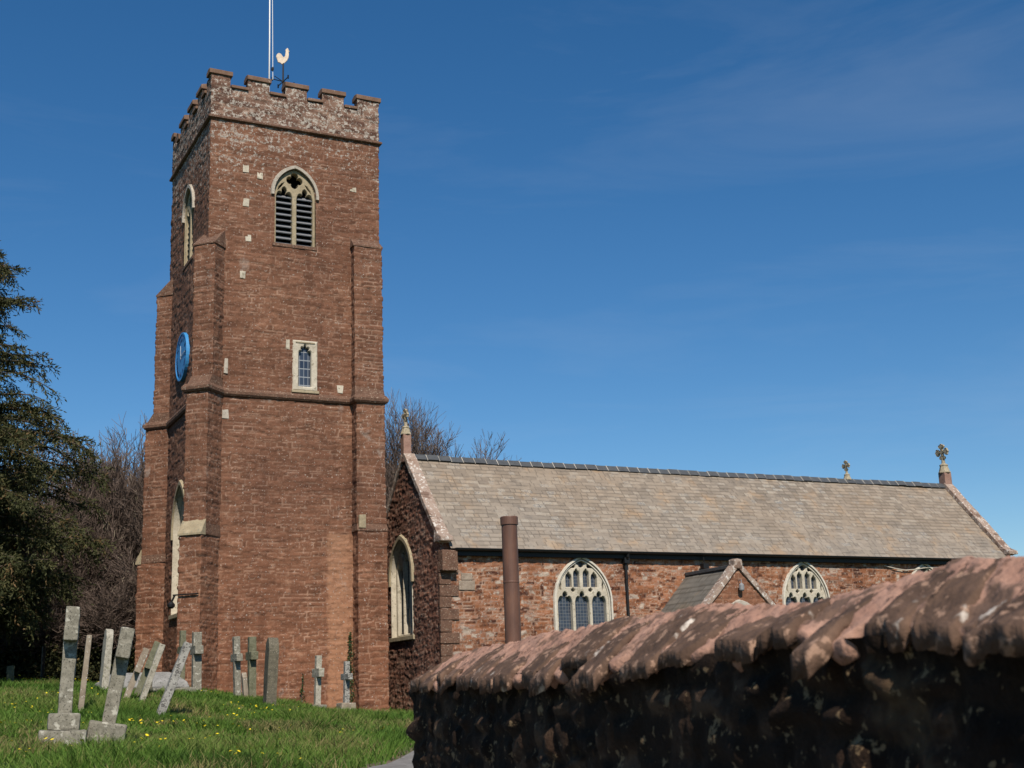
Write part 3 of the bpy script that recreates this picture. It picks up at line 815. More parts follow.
def cap(x0, x1, y0, y1, z, t, ax):
    """a coping stone, weathered to a blunt ridge"""
    b = MB(); e = 0.075
    if ax == 0: pts = [(x0, y0 - e, z), (x0, y1 + e, z), (x0, y1 + e, z + t * .75), (x0, (y0 + y1) / 2 + .05, z + t), (x0, (y0 + y1) / 2 - .05, z + t), (x0, y0 - e, z + t * .75)]; vec = (x1 - x0, 0, 0)
    else: pts = [(x0 - e, y0, z), (x1 + e, y0, z), (x1 + e, y0, z + t * .75), ((x0 + x1) / 2 + .05, y0, z + t), ((x0 + x1) / 2 - .05, y0, z + t), (x0 - e, y0, z + t * .75)]; vec = (0, y1 - y0, 0)
    dz = random.uniform(-.012, .012)
    b.prism(pts, (0, 0, dz), (*vec[:2], dz + random.uniform(-.012, .012)))
    o = b.build('coping', M['cap'], tower, bevel=0.018); recalc(o)
for yy in ((0, .36), (D - .36, D)):
    for a, b in MER: cap(a - .05, b + .05, yy[0], yy[1], MTOP, .21, 0)
    for (a, b), (c, d) in zip(MER, MER[1:]): cap(b + .004, c - .004, yy[0], yy[1], CREN, .135, 0)
for xx in ((0, .36), (T - .36, T)):
    for a, b in MER[1:-1]: cap(xx[0], xx[1], a - .05, b + .05, MTOP, .21, 1)
    for (a, b), (c, d) in zip(MER, MER[1:]): cap(xx[0], xx[1], b + .004 + (.0 if a > 0 else .05), c - .004 - (.0 if d < T else .05), CREN, .135, 1)
MB().box(.36, T - .36, .36, D - .36, 20.0, 20.1).build('roof', M['lead'], tower)

# buttresses ------------------------------------------------------
C = 0.55; q7 = math.sqrt(.5)
def diag_path(p, corner):
    if corner == 'SW': return [(0, C), (-p * q7, C - p * q7), (C - p * q7, -p * q7), (C, 0)]
    return [(C, D), (C - p * q7, D + p * q7), (-p * q7, D - C + p * q7), (0, D - C)]
def se_path(p): return [(4.93, 0), (4.93, -p), (T - .05, -p), (T - .05, 0)]
def slope_cap(name, P0, P1, z0, z1, mat, parent, back=0.03, thick=0.05, lip=0.035):
    """weathering: from the outline P0 at z0 sloping up to outline P1 at z1"""
    c = np.mean(np.array(P0), 0); A = []
    for p in P0:
        p = np.array(p); A.append(p + (p - c) / np.linalg.norm(p - c) * lip)
    vs = [(a[0], a[1], z0 - thick) for a in A] + [(a[0], a[1], z0) for a in A] + [(p[0], p[1], z1) for p in P1]
    n = len(P0); fs = [list(range(n))[::-1]]
    for k in range(n - 1):
        fs += [[k, k + 1, n + k + 1, n + k], [n + k, n + k + 1, 2 * n + k + 1, 2 * n + k]]
    fs += [[n - 1, 0, n, 2 * n - 1], [n, 2 * n, 2 * n - 1]] if False else [[2 * n + k for k in range(n)], [n, 2 * n, 2 * n + n - 1, 2 * n - 1]]
    return mk(name, vs, fs, mat, parent)
def buttress(pathf, stages, seed):
    """stages: (projection, z0, z1); a sloping offset joins each to the next"""
    root_ = None
    for k, (p, z0, z1) in enumerate(stages):
        o = wall_sweep('buttress' if k == 0 else 'buttress_stage', pathf(p), z0, z1, M['tower'], tower if k == 0 else root_, 0.036, False, seed=seed + k, relief=0.03, ch=(0.08, 0.24), ln=(0.22, 0.6), wob=.045)
        if k == 0: root_ = o
        if k + 1 < len(stages):
            pn = stages[k + 1][0]; zz = stages[k + 1][1]
            slope_cap('offset', pathf(p), pathf(pn), z1, zz + .01, M['string'], root_)
        else:
            q = pathf(0.02); slope_cap('weathering', pathf(p), q, z1, z1 + p * 0.9, M['string'], root_)
    return root_
buttress(lambda p: diag_path(p, 'SW'), [(1.08, -.6, 5.50), (0.88, 5.80, ZM - .02), (0.62, ZM + .45, 15.05)], 31)
buttress(lambda p: diag_path(p, 'NW'), [(1.12, -.6, 5.30), (0.98, 5.52, ZM - .02), (0.66, ZM + .45, 15.0)], 41)
buttress(se_path, [(0.52, -.6, 5.75), (0.45, 5.95, ZM - .02), (0.33, ZM + .4, 15.6)], 51)
def offset_stone(P, pn, z0, z1, lip=.05):
    (ax, ay), (bx, by) = P; (cx_, cy_), (dx_, dy_) = pn
    o_ = Vector((ax - cx_, ay - cy_, 0)).normalized(); b = MB()
    A_, B_ = Vector((ax, ay, 0)) + o_ * lip, Vector((bx, by, 0)) + o_ * lip; C_, D_ = Vector((cx_, cy_, 0)) - o_ * .02, Vector((dx_, dy_, 0)) - o_ * .02
    e_ = (B_ - A_).normalized() * .03
    vs = []
    for p_, q_, sg in ((A_, C_, -1), (B_, D_, 1)):
        vs += [p_ + e_ * sg + Vector((0, 0, z0)), p_ + e_ * sg + Vector((0, 0, z0 + .07)), q_ + e_ * sg + Vector((0, 0, z1)), q_ + e_ * sg + Vector((0, 0, z0))]
    b.add(vs, [(0, 1, 2, 3), (7, 6, 5, 4), (0, 4, 5, 1), (1, 5, 6, 2), (2, 6, 7, 3), (3, 7, 4, 0)])
    return recalc(b.build('offset_stone', M['lime_tan'], tower, bevel=.012))
offset_stone(diag_path(1.08, 'SW')[1:3], diag_path(.88, 'SW')[1:3], 5.42, 5.93)
offset_stone(diag_path(1.12, 'NW')[1:3], diag_path(.98, 'NW')[1:3], 5.22, 5.74, .07)
# pale stones let into the south-east buttress offset
MB().box(4.97, 5.2, -.56, -.40, 5.78, 6.22, jit=.01).build('offset_stone', M['lime_tan'], tower, bevel=.02)

# mid string course follows tower and buttresses
ms = diag_path(.90, 'NW')[1:] + diag_path(.90, 'SW') + se_path(.45) + [(T, D), (C, D)]
sweep_profile('mid_string_course', subdiv_path(ms, .35, True, .006), [(-0.05, ZM - .12), (0.05, ZM - .12), (0.10, ZM - .06), (0.11, ZM + .03), (0.03, ZM + .15), (-0.1, ZM + .17)], M['string'], tower)

# belfry windows --------------------------------------------------
def belfry(Mw):
    outer = arch(1.46, 15.42, 17.2, 18.17, 16)
    lights = [arch(.57, 15.44, 17.06, 17.5, 12, cx, 3, .13) for cx in (-.36, .36)]
    holes = lights + [foil(0, 17.76, .285, 4, 48, 0, .42), [(-.60, 17.34), (-.44, 17.52), (-.36, 17.66), (-.46, 17.60), (-.56, 17.47)], [(.60, 17.34), (.56, 17.47), (.46, 17.60), (.36, 17.66), (.44, 17.52)]]
    w = plate('belfry_window', outer, holes, .22, M['lime_tan'], tower, Mw @ Matrix.Translation((0, 0, -.16)), .02)
    arch_band('hood_mould', 1.48, 17.2, 18.18, .125, .10, M['hood'], w, Mw, -.02, .06)
    pane('dark_opening', arch(1.5, 15.3, 17.2, 18.2), M['void'], w, Mw, -.55)
    reveal('reveal', arch(1.46, 15.42, 17.2, 18.17), M['lime_tan'], w, Mw, -.02, -.6)
    for cx in (-.36, .36):
        for k in range(9):
            z = 15.50 + k * .212
            b = MB(); b.box(-.29, .29, -.13, .13, -.016, .016, Mw @ Matrix.Translation((cx, z, -.22)) @ Matrix.Rotation(R(38 + random.uniform(-3, 3)), 4, 'X') @ Matrix.Rotation(R(90), 4, 'X') @ Matrix.Rotation(R(-90), 4, 'X') @ Matrix.Rotation(R(90), 4, 'X') @ Matrix.Rotation(R(random.uniform(-1.2, 1.2)), 4, 'Z'))
            b.build('louvre', M['louvre'], w)
    s_ = MB(); s_.prism([Mw @ Vector(v) for v in ((-.78, 15.42, .03), (-.78, 15.42, -.3), (-.78, 15.30, -.3), (-.78, 15.30, .03))], (0, 0, 0), Mw.to_3x3() @ Vector((1.56, 0, 0)))
    recalc(s_.build('sill', M['string'], w, bevel=.012))
    return w
belfry(wallM((BEL_X, 0, 0), 'S'))
belfry(wallM((0, 2.98, 0), 'W'))

# south lancet in a square cream frame
Mw = wallM((LAN_X, 0, 0), 'S')
fr = plate('stone_window', [(-.43, 10.36), (.43, 10.36), (.43, 12.08), (-.43, 12.08)], [arch(.44, 10.5, 11.6, 11.94, 12, 0, 5, .09)], .2, M['lime'], tower, Mw @ Matrix.Translation((0, 0, -.07)), .03)
lab = MB(); lab.box(-.33, .33, 11.985, 12.02, .02, .055, Mw); lab.build('label_mould', M['lime_tan'], fr)
pane('leaded_pane', arch(.5, 10.45, 11.6, 12.0, 10), M['glass_big'], fr, Mw, -.13)
MB().box(LAN_X - .47, LAN_X + .47, -.09, .05, 10.27, 10.36).build('sill', M['lime_tan'], fr, bevel=.015)

# west window: tall pointed, three lights
def tall_window(parent, Mw, w, z0, zs, za, depth_in, mats, nl=3, name='west_window', glass='glass'):
    fw_ = .16; mul = .11; ins = w - 2 * fw_; lw = (ins - (nl - 1) * mul) / nl; holes = []
    for k in range(nl):
        cx = -ins / 2 + lw / 2 + k * (lw + mul)
        top = zs + (.1 if abs(cx) > .1 else .35)
        holes.append(arch(lw, z0 + .12, top, top + lw * .85, 8, cx, 3, .06))
    for sx_ in (-1, 1): holes.append(foil(sx_ * w * .13, zs + (za - zs) * .63, w * .075, 4, 32))
    o = plate(name, arch(w, z0, zs, za, 16), holes, .2, mats[0], parent, Mw @ Matrix.Translation((0, 0, -depth_in)), .03)
    pane('leaded_pane', arch(w - .1, z0 + .05, zs, za - .05), M[glass], o, Mw, -depth_in - .06)
    reveal('reveal', arch(w, z0, zs, za, 16), mats[1], o, Mw, .02, -depth_in - .12)
    arch_band('hood_mould', w + .02, zs, za + .02, .15, .09, mats[2], o, Mw, -.01, .25)
    b = MB(); b.prism([Mw @ Vector(v) for v in ((-w / 2 - .14, z0 + .02, .07), (-w / 2 - .14, z0 + .06, -depth_in), (-w / 2 - .14, z0 - .14, -depth_in), (-w / 2 - .14, z0 - .12, .07))], (0, 0, 0), Mw.to_3x3() @ Vector((w + .28, 0, 0)))
    recalc(b.build('sill', mats[2], o, bevel=.015))
    return o
tall_window(tower, wallM((0, 3.15, 0), 'W'), 2.0, 3.3, 6.1, 7.58, .30, (M['lime'], M['lime'], M['lime_tan']))
# iron bracket lamp on the west face
bA, bB = (Vector((*p_, 0)) for p_ in diag_path(1.08, 'SW')[1:3]); bu = (bA - bB).normalized(); bo = Vector((-q7, -q7, 0))
br_ = MB(); zz_ = Vector((0, 0, 3.62))
br_.tube([bB + bo * .05 + bu * .02 + zz_, bA + bo * .06 + bu * .12 + zz_], .022, 6)
br_.tube([bA + bo * .06 + bu * .05 + zz_, bA + bo * .08 + bu * .16 + zz_ - Vector((0, 0, .22))], .03, 6)
br_.lathe(bA + bo * .08 + bu * .16 + Vector((0, 0, 3.22)), [(.05, 0), (.11, .05), (.12, .12), (.05, .2)], 8)
br_.build('iron_bracket', M['black'], tower)
# single pale stones in the face
for x, z, w_, h_, y in ((1.217, 17.92, .2, .26, 0), (1.234, 16.7, .21, .26, 0), (1.325, 15.45, .18, .24, 0), (1.70, 17.74, .2, .24, 0), (5.03, 17.73, .22, .16, 0),
                     (1.167, 14.15, .18, .26, 0), (4.52, 10.50, .2, .28, 0), (2.70, 11.90, .14, .32, 0), (.66, 9.40, .2, .28, 0), (.66, 10.98, .14, .5, 0)):
    MB().box(x - w_ / 2, x + w_ / 2, -.022, .1, z - h_ / 2, z + h_ / 2, jit=.02).build('pale_block', M['lime'] if x > .7 else M['hood'], tower, bevel=.01)

# ------------------------------------------------------------------ clock
clk = empty('wall_clock', (-.10, 3.2, 12.04), 'bright blue round clock face high on the shaded west side of the tower', 'clock')
RX = Matrix.Translation((-.10, 3.2, 12.04)) @ Matrix.Rotation(R(-90), 4, 'Y') @ Matrix.Rotation(R(-90), 4, 'Z')   # local z points west, local x south
f = MB()
def disc(mb, r0, r1, z0, z1, n=48):
    vs = []; fs = []
    for k in range(n):
        a = 2 * math.pi * k / n; c_, s_ = math.cos(a), math.sin(a)
        for r, z in ((r0, z0), (r1, z0), (r1, z1), (r0, z1)): vs.append(RX @ Vector((r * c_, r * s_, z)))
    for k in range(n):
        a = 4 * k; b = 4 * ((k + 1) % n)
        for e in range(4): fs.append([a + e, a + (e + 1) % 4, b + (e + 1) % 4, b + e])
    mb.add(vs, fs)
disc(f, 0.0005, .80, -.08, .0); recalc(f.build('face', M['blue'], clk))
f = MB(); disc(f, .785, .845, -.1, .02); recalc(f.build('rim', M['blue'], clk))
ROM = ['I', 'II', 'III', 'IIII', 'V', 'VI', 'VII', 'VIII', 'IX', 'X', 'XI', 'XII']
for k, tx in enumerate(ROM):
    a = math.pi / 2 - 2 * math.pi * (k + 1) / 12
    cu = bpy.data.curves.new('numeral', 'FONT'); cu.body = tx; cu.size = .26; cu.align_x = 'CENTER'; cu.align_y = 'CENTER'; cu.extrude = .006
    tmp = bpy.data.objects.new('numeral', cu); COL.objects.link(tmp); bpy.context.view_layer.update()
    me = bpy.data.meshes.new_from_object(tmp.evaluated_get(bpy.context.evaluated_depsgraph_get())); bpy.data.objects.remove(tmp)
    off = Matrix.Translation(-clk.location)
    me.transform(off @ RX @ Matrix.Rotation(0, 4, 'Z') @ Matrix.Translation((.62 * math.cos(a), .62 * math.sin(a), .004)) @ Matrix.Rotation(a - math.pi / 2, 4, 'Z'))
    me.materials.clear(); me.materials.append(M['blue_dark'])
    n_ = bpy.data.objects.new('numeral', me); COL.objects.link(n_); n_.parent = clk
for ang, L, w_ in ((R(100), .40, .04), (R(5), .58, .025)):
    b = MB(); b.box(-.1, L, -w_ / 2, w_ / 2, .015, .028, RX @ Matrix.Rotation(ang, 4, 'Z')); b.build('hand', M['hand'], clk)

# ------------------------------------------------------------------ flagpole and weathervane
fp = empty('flagpole', (2.33, 1.2, 20.1), 'tall white flagpole standing on the tower roof, cut off by the top of the photo', 'flagpole')
MB().tube([(2.33, 1.2, 20.1), (2.33, 1.2, 23.5), (2.30, 1.2, 29.0)], [.028, .024, .02], 10).build('pole', M['white'], fp, smooth=True)
MB().tube([(2.45, 1.16, 22.0), (2.43, 1.17, 24), (2.36, 1.18, 28.8)], .011, 5).build('halyard', M['white'], fp)
MB().box(2.39, 2.47, 1.1, 1.2, 22.35, 22.45).build('cleat', M['black'], fp)
wv = empty('weathervane', (3.37, 3, 20.1), 'cockerel weathervane with iron compass arms above the tower battlements', 'weathervane')
MB().tube([(3.37, 3, 20.1), (3.37, 3, 23.7)], [.05, .03], 8).build('rod', M['black'], wv)
for a in (20, 65):
    pass
for a in (R(8), R(98)):
    dx, dy = math.cos(a) * .44, math.sin(a) * .44
    b = MB(); b.tube([(3.37 - dx, 3 - dy, 22.95), (3.37 + dx, 3 + dy, 22.95)], .018, 6)
    for s_ in (-1, 1): b.tube([(3.37 + s_ * dx, 3 + s_ * dy, 22.88), (3.37 + s_ * dx, 3 + s_ * dy, 23.02)], .03, 5)
    b.build('compass_arm', M['black'], wv)
for a in (R(53), R(143)):
    dx, dy = math.cos(a) * .34, math.sin(a) * .34
    b = MB(); b.tube([(3.37 - dx, 3 - dy, 22.68), (3.37 + dx, 3 + dy, 23.22)], .016, 6); b.build('scroll_bar', M['black'], wv)
ck = [(-.30, .10), (-.36, .30), (-.42, .46), (-.36, .62), (-.26, .70), (-.14, .66), (-.06, .54), (.02, .44), (.10, .52), (.12, .66), (.14, .80), (.12, .92), (.18, 1.0), (.24, 1.06), (.30, .98), (.31, .90), (.38, .84), (.31, .80), (.33, .62), (.30, .42), (.22, .24), (.12, .12), (.02, .02), (-.08, -.02), (-.16, .06)]
Mc = Matrix.Translation((3.37, 3, 23.66)) @ Matrix.Rotation(R(-14), 4, 'Z') @ Matrix.Rotation(R(90), 4, 'X') @ Matrix.Scale(.64, 4)
plate('cockerel', ck, [], .07, M['gilt'], wv, Mc, .015)

# ------------------------------------------------------------------ nave
GXW = 6.97; EX = 31.85; SY = -2.45; RY = 0.45; NY = 3.35; EZ = 5.12; RZ = 8.36
nave = empty('church_nave', (19, .4, 0), 'long red stone church nave with slate roof and cream traceried windows', 'church')
W1, W2, W3, W4 = 12.10, 21.38, 27.2, 30.3
WS = (1.25, 3.25, 4.70)
def nave_keep(s, z):
    k = np.zeros(np.shape(s), bool)
    L0 = NY - SY
    for c in (W1, W2, W3): k |= in_arch(2.12, WS[0], WS[1], WS[2], L0 + c - GXW)(s, z)
    g = in_arch(1.9, 2.34, 4.35, 5.62, NY - .82)(s, z)
    roof = (s < L0) & (z > EZ - .05 + (L0 / 2 - np.abs(s - L0 / 2)) * (RZ - EZ) / (L0 / 2) + .12)
    return ~(k | g | roof | ((s >= L0 - .01) & (z > EZ + .02)))
wall_sweep('wall', [(GXW, NY), (GXW, SY), (EX, SY)], -.4, RZ + .3, M['nave'], nave, 0.042, False, (), lambda s, z: nave_keep(s, z) & (s > NY - SY - 0.0), seed=61, ch=(0.07, 0.17), ln=(0.10, 0.34), relief=0.03, mw=0.022, wob=.06)
wall_sweep('gable_wall', [(GXW, NY), (GXW, SY)], -.4, RZ + .3, M['gable'], nave, 0.036, False, (), nave_keep, seed=71, ch=(0.05, 0.14), ln=(0.08, 0.30), relief=0.034, mw=0.022, wob=.07)
MB().box(GXW + .2, EX, NY - .2, NY, -.4, EZ).build('north_wall', M['nave'], nave)
b = MB(); b.prism([(EX - .1, SY + .05, -.4), (EX - .1, NY, -.4), (EX - .1, NY, EZ), (EX - .1, RY, RZ + .05), (EX - .1, SY + .05, EZ)], (0, 0, 0), (.1, 0, 0)); recalc(b.build('east_wall', M['nave'], nave))
# corner quoins, grey and brown dressed blocks
for k in range(13):
    z = .1 + k * .37; L = .62 if k % 2 else .36
    MB().box(GXW - .03, GXW + L, SY - .03, SY + .1, z, z + .345, jit=.012).build('quoin', M['string'], nave, bevel=.018)
MB().box(GXW + .64, GXW + 1.2, SY - .02, SY + .1, 3.62, 3.92, jit=.01).build('pale_block', M['finial_pale'], nave, bevel=.015)
MB().box(GXW + .72, GXW + 1.12, SY - .02, SY + .1, 3.94, 4.16, jit=.01).build('pale_block', M['finial_pale'], nave, bevel=.015)

ov = .22
sl = np.array([0, RY - (SY - ov), RZ - (EZ - ov * (RZ - EZ) / (RY - SY))]); SL = np.linalg.norm(sl)
plane_patch('roof', (GXW + .3, SY - ov, EZ - ov * (RZ - EZ) / (RY - SY) + .04), (1, 0, 0), sl, EX - GXW - .55, SL, M['slate'], nave, 0.033, (0.195, 0.20), (0.24, 0.36), seed=81, relief=.012, mw=.014, wob=.012)
b = MB(); e = RZ - EZ
b.add([(GXW + .3, RY, RZ), (EX - .3, RY, RZ), (EX - .3, NY + .2, EZ - .2), (GXW + .3, NY + .2, EZ - .2)], [(0, 1, 2, 3)])
o = b.build('north_roof', M['slate_dark'], nave); attach(o, *(np.full(4, .5), np.zeros(4), np.full(4, .5)))
# ridge tiles with pale mortar joints
b = MB(); bj = MB(); x = GXW + .36
while x < EX - .6:
    sag = -.05 * math.sin(math.pi * (x - GXW) / (EX - GXW)) + (float(fnoise(np.array([x * .45]), np.array([0.]), 33)[0]) - .5) * .06
    dz = random.uniform(-.014, .014) + sag
    for sg in (-1, 1):
        b.prism([(x + .012, RY, RZ + .13 + dz), (x + .012, RY + sg * .17, RZ - .07 + dz), (x + .012, RY + sg * .19, RZ - .05 + dz), (x + .012, RY, RZ + .155 + dz)], (0, 0, 0), (.426, 0, 0))
    bj.prism([(x - .016, RY - .185, RZ - .06 + sag), (x - .016, RY + .185, RZ - .06 + sag), (x - .016, RY, RZ + .165 + sag)], (0, 0, 0), (.03, 0, 0))
    x += .45
recalc(b.build('ridge_tiles', M['ridge'], nave)); recalc(bj.build('ridge_mortar', M['mortar'], nave))
# gable copings, kneelers, finials
def coping_run(x0, x1, raise_, mat):
    t = .17
    for sg, yb in ((-1, SY), (1, NY)):
        d = Vector((0, yb - RY, EZ - RZ)); d.normalize(); n = Vector((0, sg * abs(d.z), abs(d.y)))
        L = math.hypot(yb - RY, EZ - RZ) + .1; k = 4 if sg < 0 else 1
        for i_ in range(k):
            a = Vector((x0, RY, RZ + raise_)) + d * (L * i_ / k + (.0 if i_ == 0 else .004)); c = Vector((x0, RY, RZ + raise_)) + d * (L * (i_ + 1) / k)
            b = MB(); j_ = random.uniform(-.012, .012)
            b.prism([a, a + n * t, c + n * t, c], (j_, 0, 0), (x1 - x0 + j_, 0, 0))
            recalc(b.build('coping', mat, nave, bevel=.022, rough=.05))
        y0, y1 = sorted((yb + sg * -.25, yb + sg * .32))
        b = MB(); b.prism([(x0 - .02, y0, EZ - .02), (x0 - .02, y1, EZ - .02), (x0 - .02, y1, EZ + .16), (x0 - .02, (y0 + y1) / 2, EZ + .28), (x0 - .02, y0, EZ + .34)] if sg > 0 else [(x0 - .02, y0, EZ + .02), (x0 - .02, y1, EZ + .02), (x0 - .02, y1, EZ + .34), (x0 - .02, (y0 + y1) / 2, EZ + .28), (x0 - .02, y0, EZ + .16)], (0, 0, 0), (x1 - x0 + .04, 0, 0))
        recalc(b.build('kneeler', mat, nave, bevel=.03, rough=.04))
coping_run(GXW - .07, GXW + .34, .05, M['coping'])
coping_run(EX - .34, EX + .1, .05, M['coping'])
MB().box(GXW - .03, GXW + .5, SY - .28, SY + .02, 4.2, 4.86, jit=.02).build('corbel', M['string'], nave, bevel=.03)

CROSS = []
def cross_outline(s):
    """four flared arms with lobed ends"""
    arm = [(.055, .07), (.06, .17), (.13, .20), (.165, .27), (.13, .33), (.075, .335), (.0, .39)]
    pts = []
    for k in range(4):
        a = -k * math.pi / 2; c_, s_ = math.cos(a), math.sin(a)
        side = [(-x, y) for x, y in arm] + [(x, y) for x, y in arm[::-1]][1:]
        pts += [((x * c_ - y * s_) * s, (x * s_ + y * c_) * s) for x, y in side]
    return pts[::-1]
def finial(x, y, z, hbase, s, parent, cs=1.0, stone='finial', red=True):
    b = MB()
    if red: b.box(x - .2 * s, x + .2 * s, y - .2 * s, y + .2 * s, z - .35, z + hbase)
    f_ = b.build('finial', M['finial_red'], parent, bevel=.025) if red else None
    par = f_ or parent
    b = MB(); b.lathe((x, y, z + hbase), [(.27 * s, 0), (.27 * s, .04), (.24 * s, .07), (.17 * s, .3 * s), (.19 * s, .33 * s), (.19 * s, .37 * s), (.085 * s, .44 * s), (.065 * s, .75 * s)], 8)
    nb = b.build('finial_base' if f_ else 'finial', M[stone], par)
    zc = z + hbase + .95 * s
    Mx = Matrix.Translation((x, y, zc)) @ Matrix.Rotation(R(90), 4, 'Z') @ Matrix.Rotation(R(90), 4, 'X')
    plate('finial_cross', cross_outline(.86 * s * cs), [], .13 * s, M[stone], f_ or nb, Mx, .03 * s)
finial(GXW + .08, RY, RZ + .2, .62, .72, nave)
finial(EX - .12, RY, RZ + .2, .40, .95, nave, 1.15)
finial(26.42, RY + .05, RZ + .06, .02, .62, nave, 1.1, red=False)

# eaves: black fascia, gutter, rainwater pipe
b = MB(); gyv = SY - ov - .06; gzv = EZ - .235
vs = []; fs = []; n = 9
for xx in (GXW + .42, EX - .1):
    for k in range(n):
        a = math.pi + math.pi * k / (n - 1); vs.append((xx, gyv + .075 * math.cos(a), gzv + .075 * math.sin(a) + .03))
fs = [[k, k + 1, n + k + 1, n + k] for k in range(n - 1)] + [list(range(n)), [2 * n - 1 - k for k in range(n)]]
b.add(vs, fs); b.box(GXW + .42, EX - .1, gyv - .08, gyv + .08, gzv + .02, gzv + .036)
b.build('gutter', M['black'], nave)
MB().box(GXW + .3, EX - .1, SY - .16, SY - .03, EZ - .42, EZ - .17).build('fascia', M['black'], nave)
b = MB(); b.tube([(13.78, gyv, gzv), (13.78, gyv + .02, gzv - .12), (13.78, SY - .09, gzv - .3), (13.78, SY - .09, 0)], .048, 8)
for z in (4.0, 2.6, 1.2): b.tube([(13.78, SY - .09, z), (13.78, SY - .09, z + .07)], .062, 8)
b.box(13.68, 13.88, SY - .2, SY - .0, gzv - .34, gzv - .14)
b.build('rainwater_pipe', M['black'], nave)
b = MB(); b.tube([(25.2, SY - .05, 4.62), (25.7, SY - .07, 4.52), (26.2, SY - .06, 4.46), (26.7, SY - .07, 4.5), (27.3, SY - .05, 4.58), (28.2, SY - .06, 4.6)], .02, 6); b.build('cable', M['cable'], nave)
b = MB(); b.box(16.78, 17.0, SY - .34, SY - .12, 4.38, 4.56); b.tube([(16.9, SY, 4.5), (16.9, SY - .25, 4.5)], .03, 6); b.tube([(16.9, SY - .22, 4.5), (16.85, SY - .25, 4.86)], .02, 6); b.build('floodlight', M['black'], nave)

def nave_window(cx, w=2.12):
    z0, zs, za = WS; Mw = wallM((cx, SY, 0), 'S'); k = w / 2.15
    holes = []
    for c_ in (-.655, 0, .655): holes.append(arch(.545 * k, z0 + .1, 3.2, 3.60, 12, c_ * k, 3, .10))
    for c_, t_ in ((-.49, 4.22), (-.185, 4.33), (.185, 4.33), (.49, 4.22)): holes.append(arch(.235 * k, 3.74, t_ - .17, t_ + .02, 8, c_ * k, 3, .03))
    for c_ in (-.335, .335):
        holes.append(foil(c_ * k, 3.645, .075, 4, 24, 0, .35))
        holes.append(foil(c_ * k, 4.46, .115, 3, 30, R(30), .4))
    holes.append([(0 + .17 * math.cos(R(a)) * (1 - .35 * (1 - abs(math.cos(1.5 * R(a - 270))))), 4.53 - .02 + .12 * math.sin(R(a)) * (1 - .35 * (1 - abs(math.cos(1.5 * R(a - 270)))))) for a in range(0, 360, 10)])
    for s_ in (-1, 1): holes.append([(s_ * x * k, z) for x, z in ((.80, 3.62), (.845, 3.70), (.85, 3.84), (.80, 3.94), (.785, 3.8))])
    o = plate('traceried_window', arch(w, z0, zs, za, 18), holes, .2, M['lime'], nave, Mw @ Matrix.Translation((0, 0, -.13)), .022)
    # moulded inner edge: a second, proud order round the opening
    arch_band('hood_mould', w - .02, zs, za - .0, .075, .10, M['lime_white'], o, Mw, -.03, WS[1] - WS[0])
    arch_band('inner_order', w - .13, zs, za - .08, .04, .05, M['lime_white'], o, Mw, -.035, WS[1] - WS[0])
    pane('leaded_pane', arch(w - .1, z0 + .05, zs, za - .05), M['glass'], o, Mw, -.2)
    b = MB(); b.box(-w / 2 - .12, w / 2 + .12, z0 - .16, z0, -.2, .08, Mw); b.build('sill', M['lime_tan'], o, bevel=.02)
for c_, w_ in ((W1, 2.12), (W2, 2.04), (W3, 2.04)): nave_window(c_, w_)
tall_window(nave, wallM((GXW, .82, 0), 'W'), 1.9, 2.34, 4.35, 5.6, .26, (M['lime'], M['lime'], M['lime_tan']), 3, 'gable_window')

# ------------------------------------------------------------------ porch
PX, PF, PA, PE, PH = 16.32, -5.35, 4.12, 2.55, 1.5
porch = empty('church_porch', (PX, -4, 0), 'small gabled stone porch with dark slate roof against the nave wall', 'porch')
def pk(s, z):
    c_ = (PF - PF); L0 = SY - PF
    u = s - L0
    front = (u >= 0) & (u <= 2 * PH)
    cut = front & (z > PE + (PH - np.abs(u - PH)) * (PA - PE) / PH - .02)
    door = in_arch(1.3, -1, 2.2, 2.92, L0 + PH)(s, z)
    side = ~front & (z > PE)
    return ~(cut | door | side)
wall_sweep('wall', [(PX - PH, SY), (PX - PH, PF), (PX + PH, PF), (PX + PH, SY)], -.4, PA + .1, M['tower'], porch, .04, False, (), pk, seed=91, relief=.03)
for sg in (-1, 1):
    d = np.array([-sg * PH - sg * .12, 0, (PA - PE) * (PH + .12) / PH]); 
    if sg < 0: plane_patch('roof', (PX - PH - .12, SY, PE - .12 * (PA - PE) / PH + .05), (0, -1, 0), d, SY - PF - .28, np.linalg.norm(d), M['slate_dark'], porch, .045, (.22, .25), (.24, .36), seed=95)
    else: plane_patch('roof', (PX + PH + .12, PF + .28, PE - .12 * (PA - PE) / PH + .05), (0, 1, 0), d, SY - PF - .28, np.linalg.norm(d), M['slate_dark'], porch, .06, (.22, .25), (.24, .36), seed=96)
    a = Vector((PX, 0, PA + .02)); c_ = Vector((PX + sg * (PH + .1), 0, PE - .06)); n_ = Vector((sg * (PA - PE), 0, PH)).normalized() * .16
    b = MB(); b.prism([a, a + n_, c_ + n_, c_], (0, PF - .07, 0), (0, PF + .3, 0)); recalc(b.build('coping', M['coping'], porch, bevel=.02, rough=.05))
b = MB(); b.box(PX - .16, PX + .16, PF - .1, PF + .26, PA - .02, PA + .3); b.build('apex_stone', M['coping'], porch, bevel=.06, rough=.04)
b = MB(); b.box(PX - .12, PX + .12, PF + .3, SY, PA + .02, PA + .14); b.build('ridge_tiles', M['ridge'], porch, bevel=.02)
arch_band('door_arch', 1.3, 2.2, 2.92, .16, .06, M['hood'], porch, wallM((PX, PF, 0), 'S'), -.01, .1)
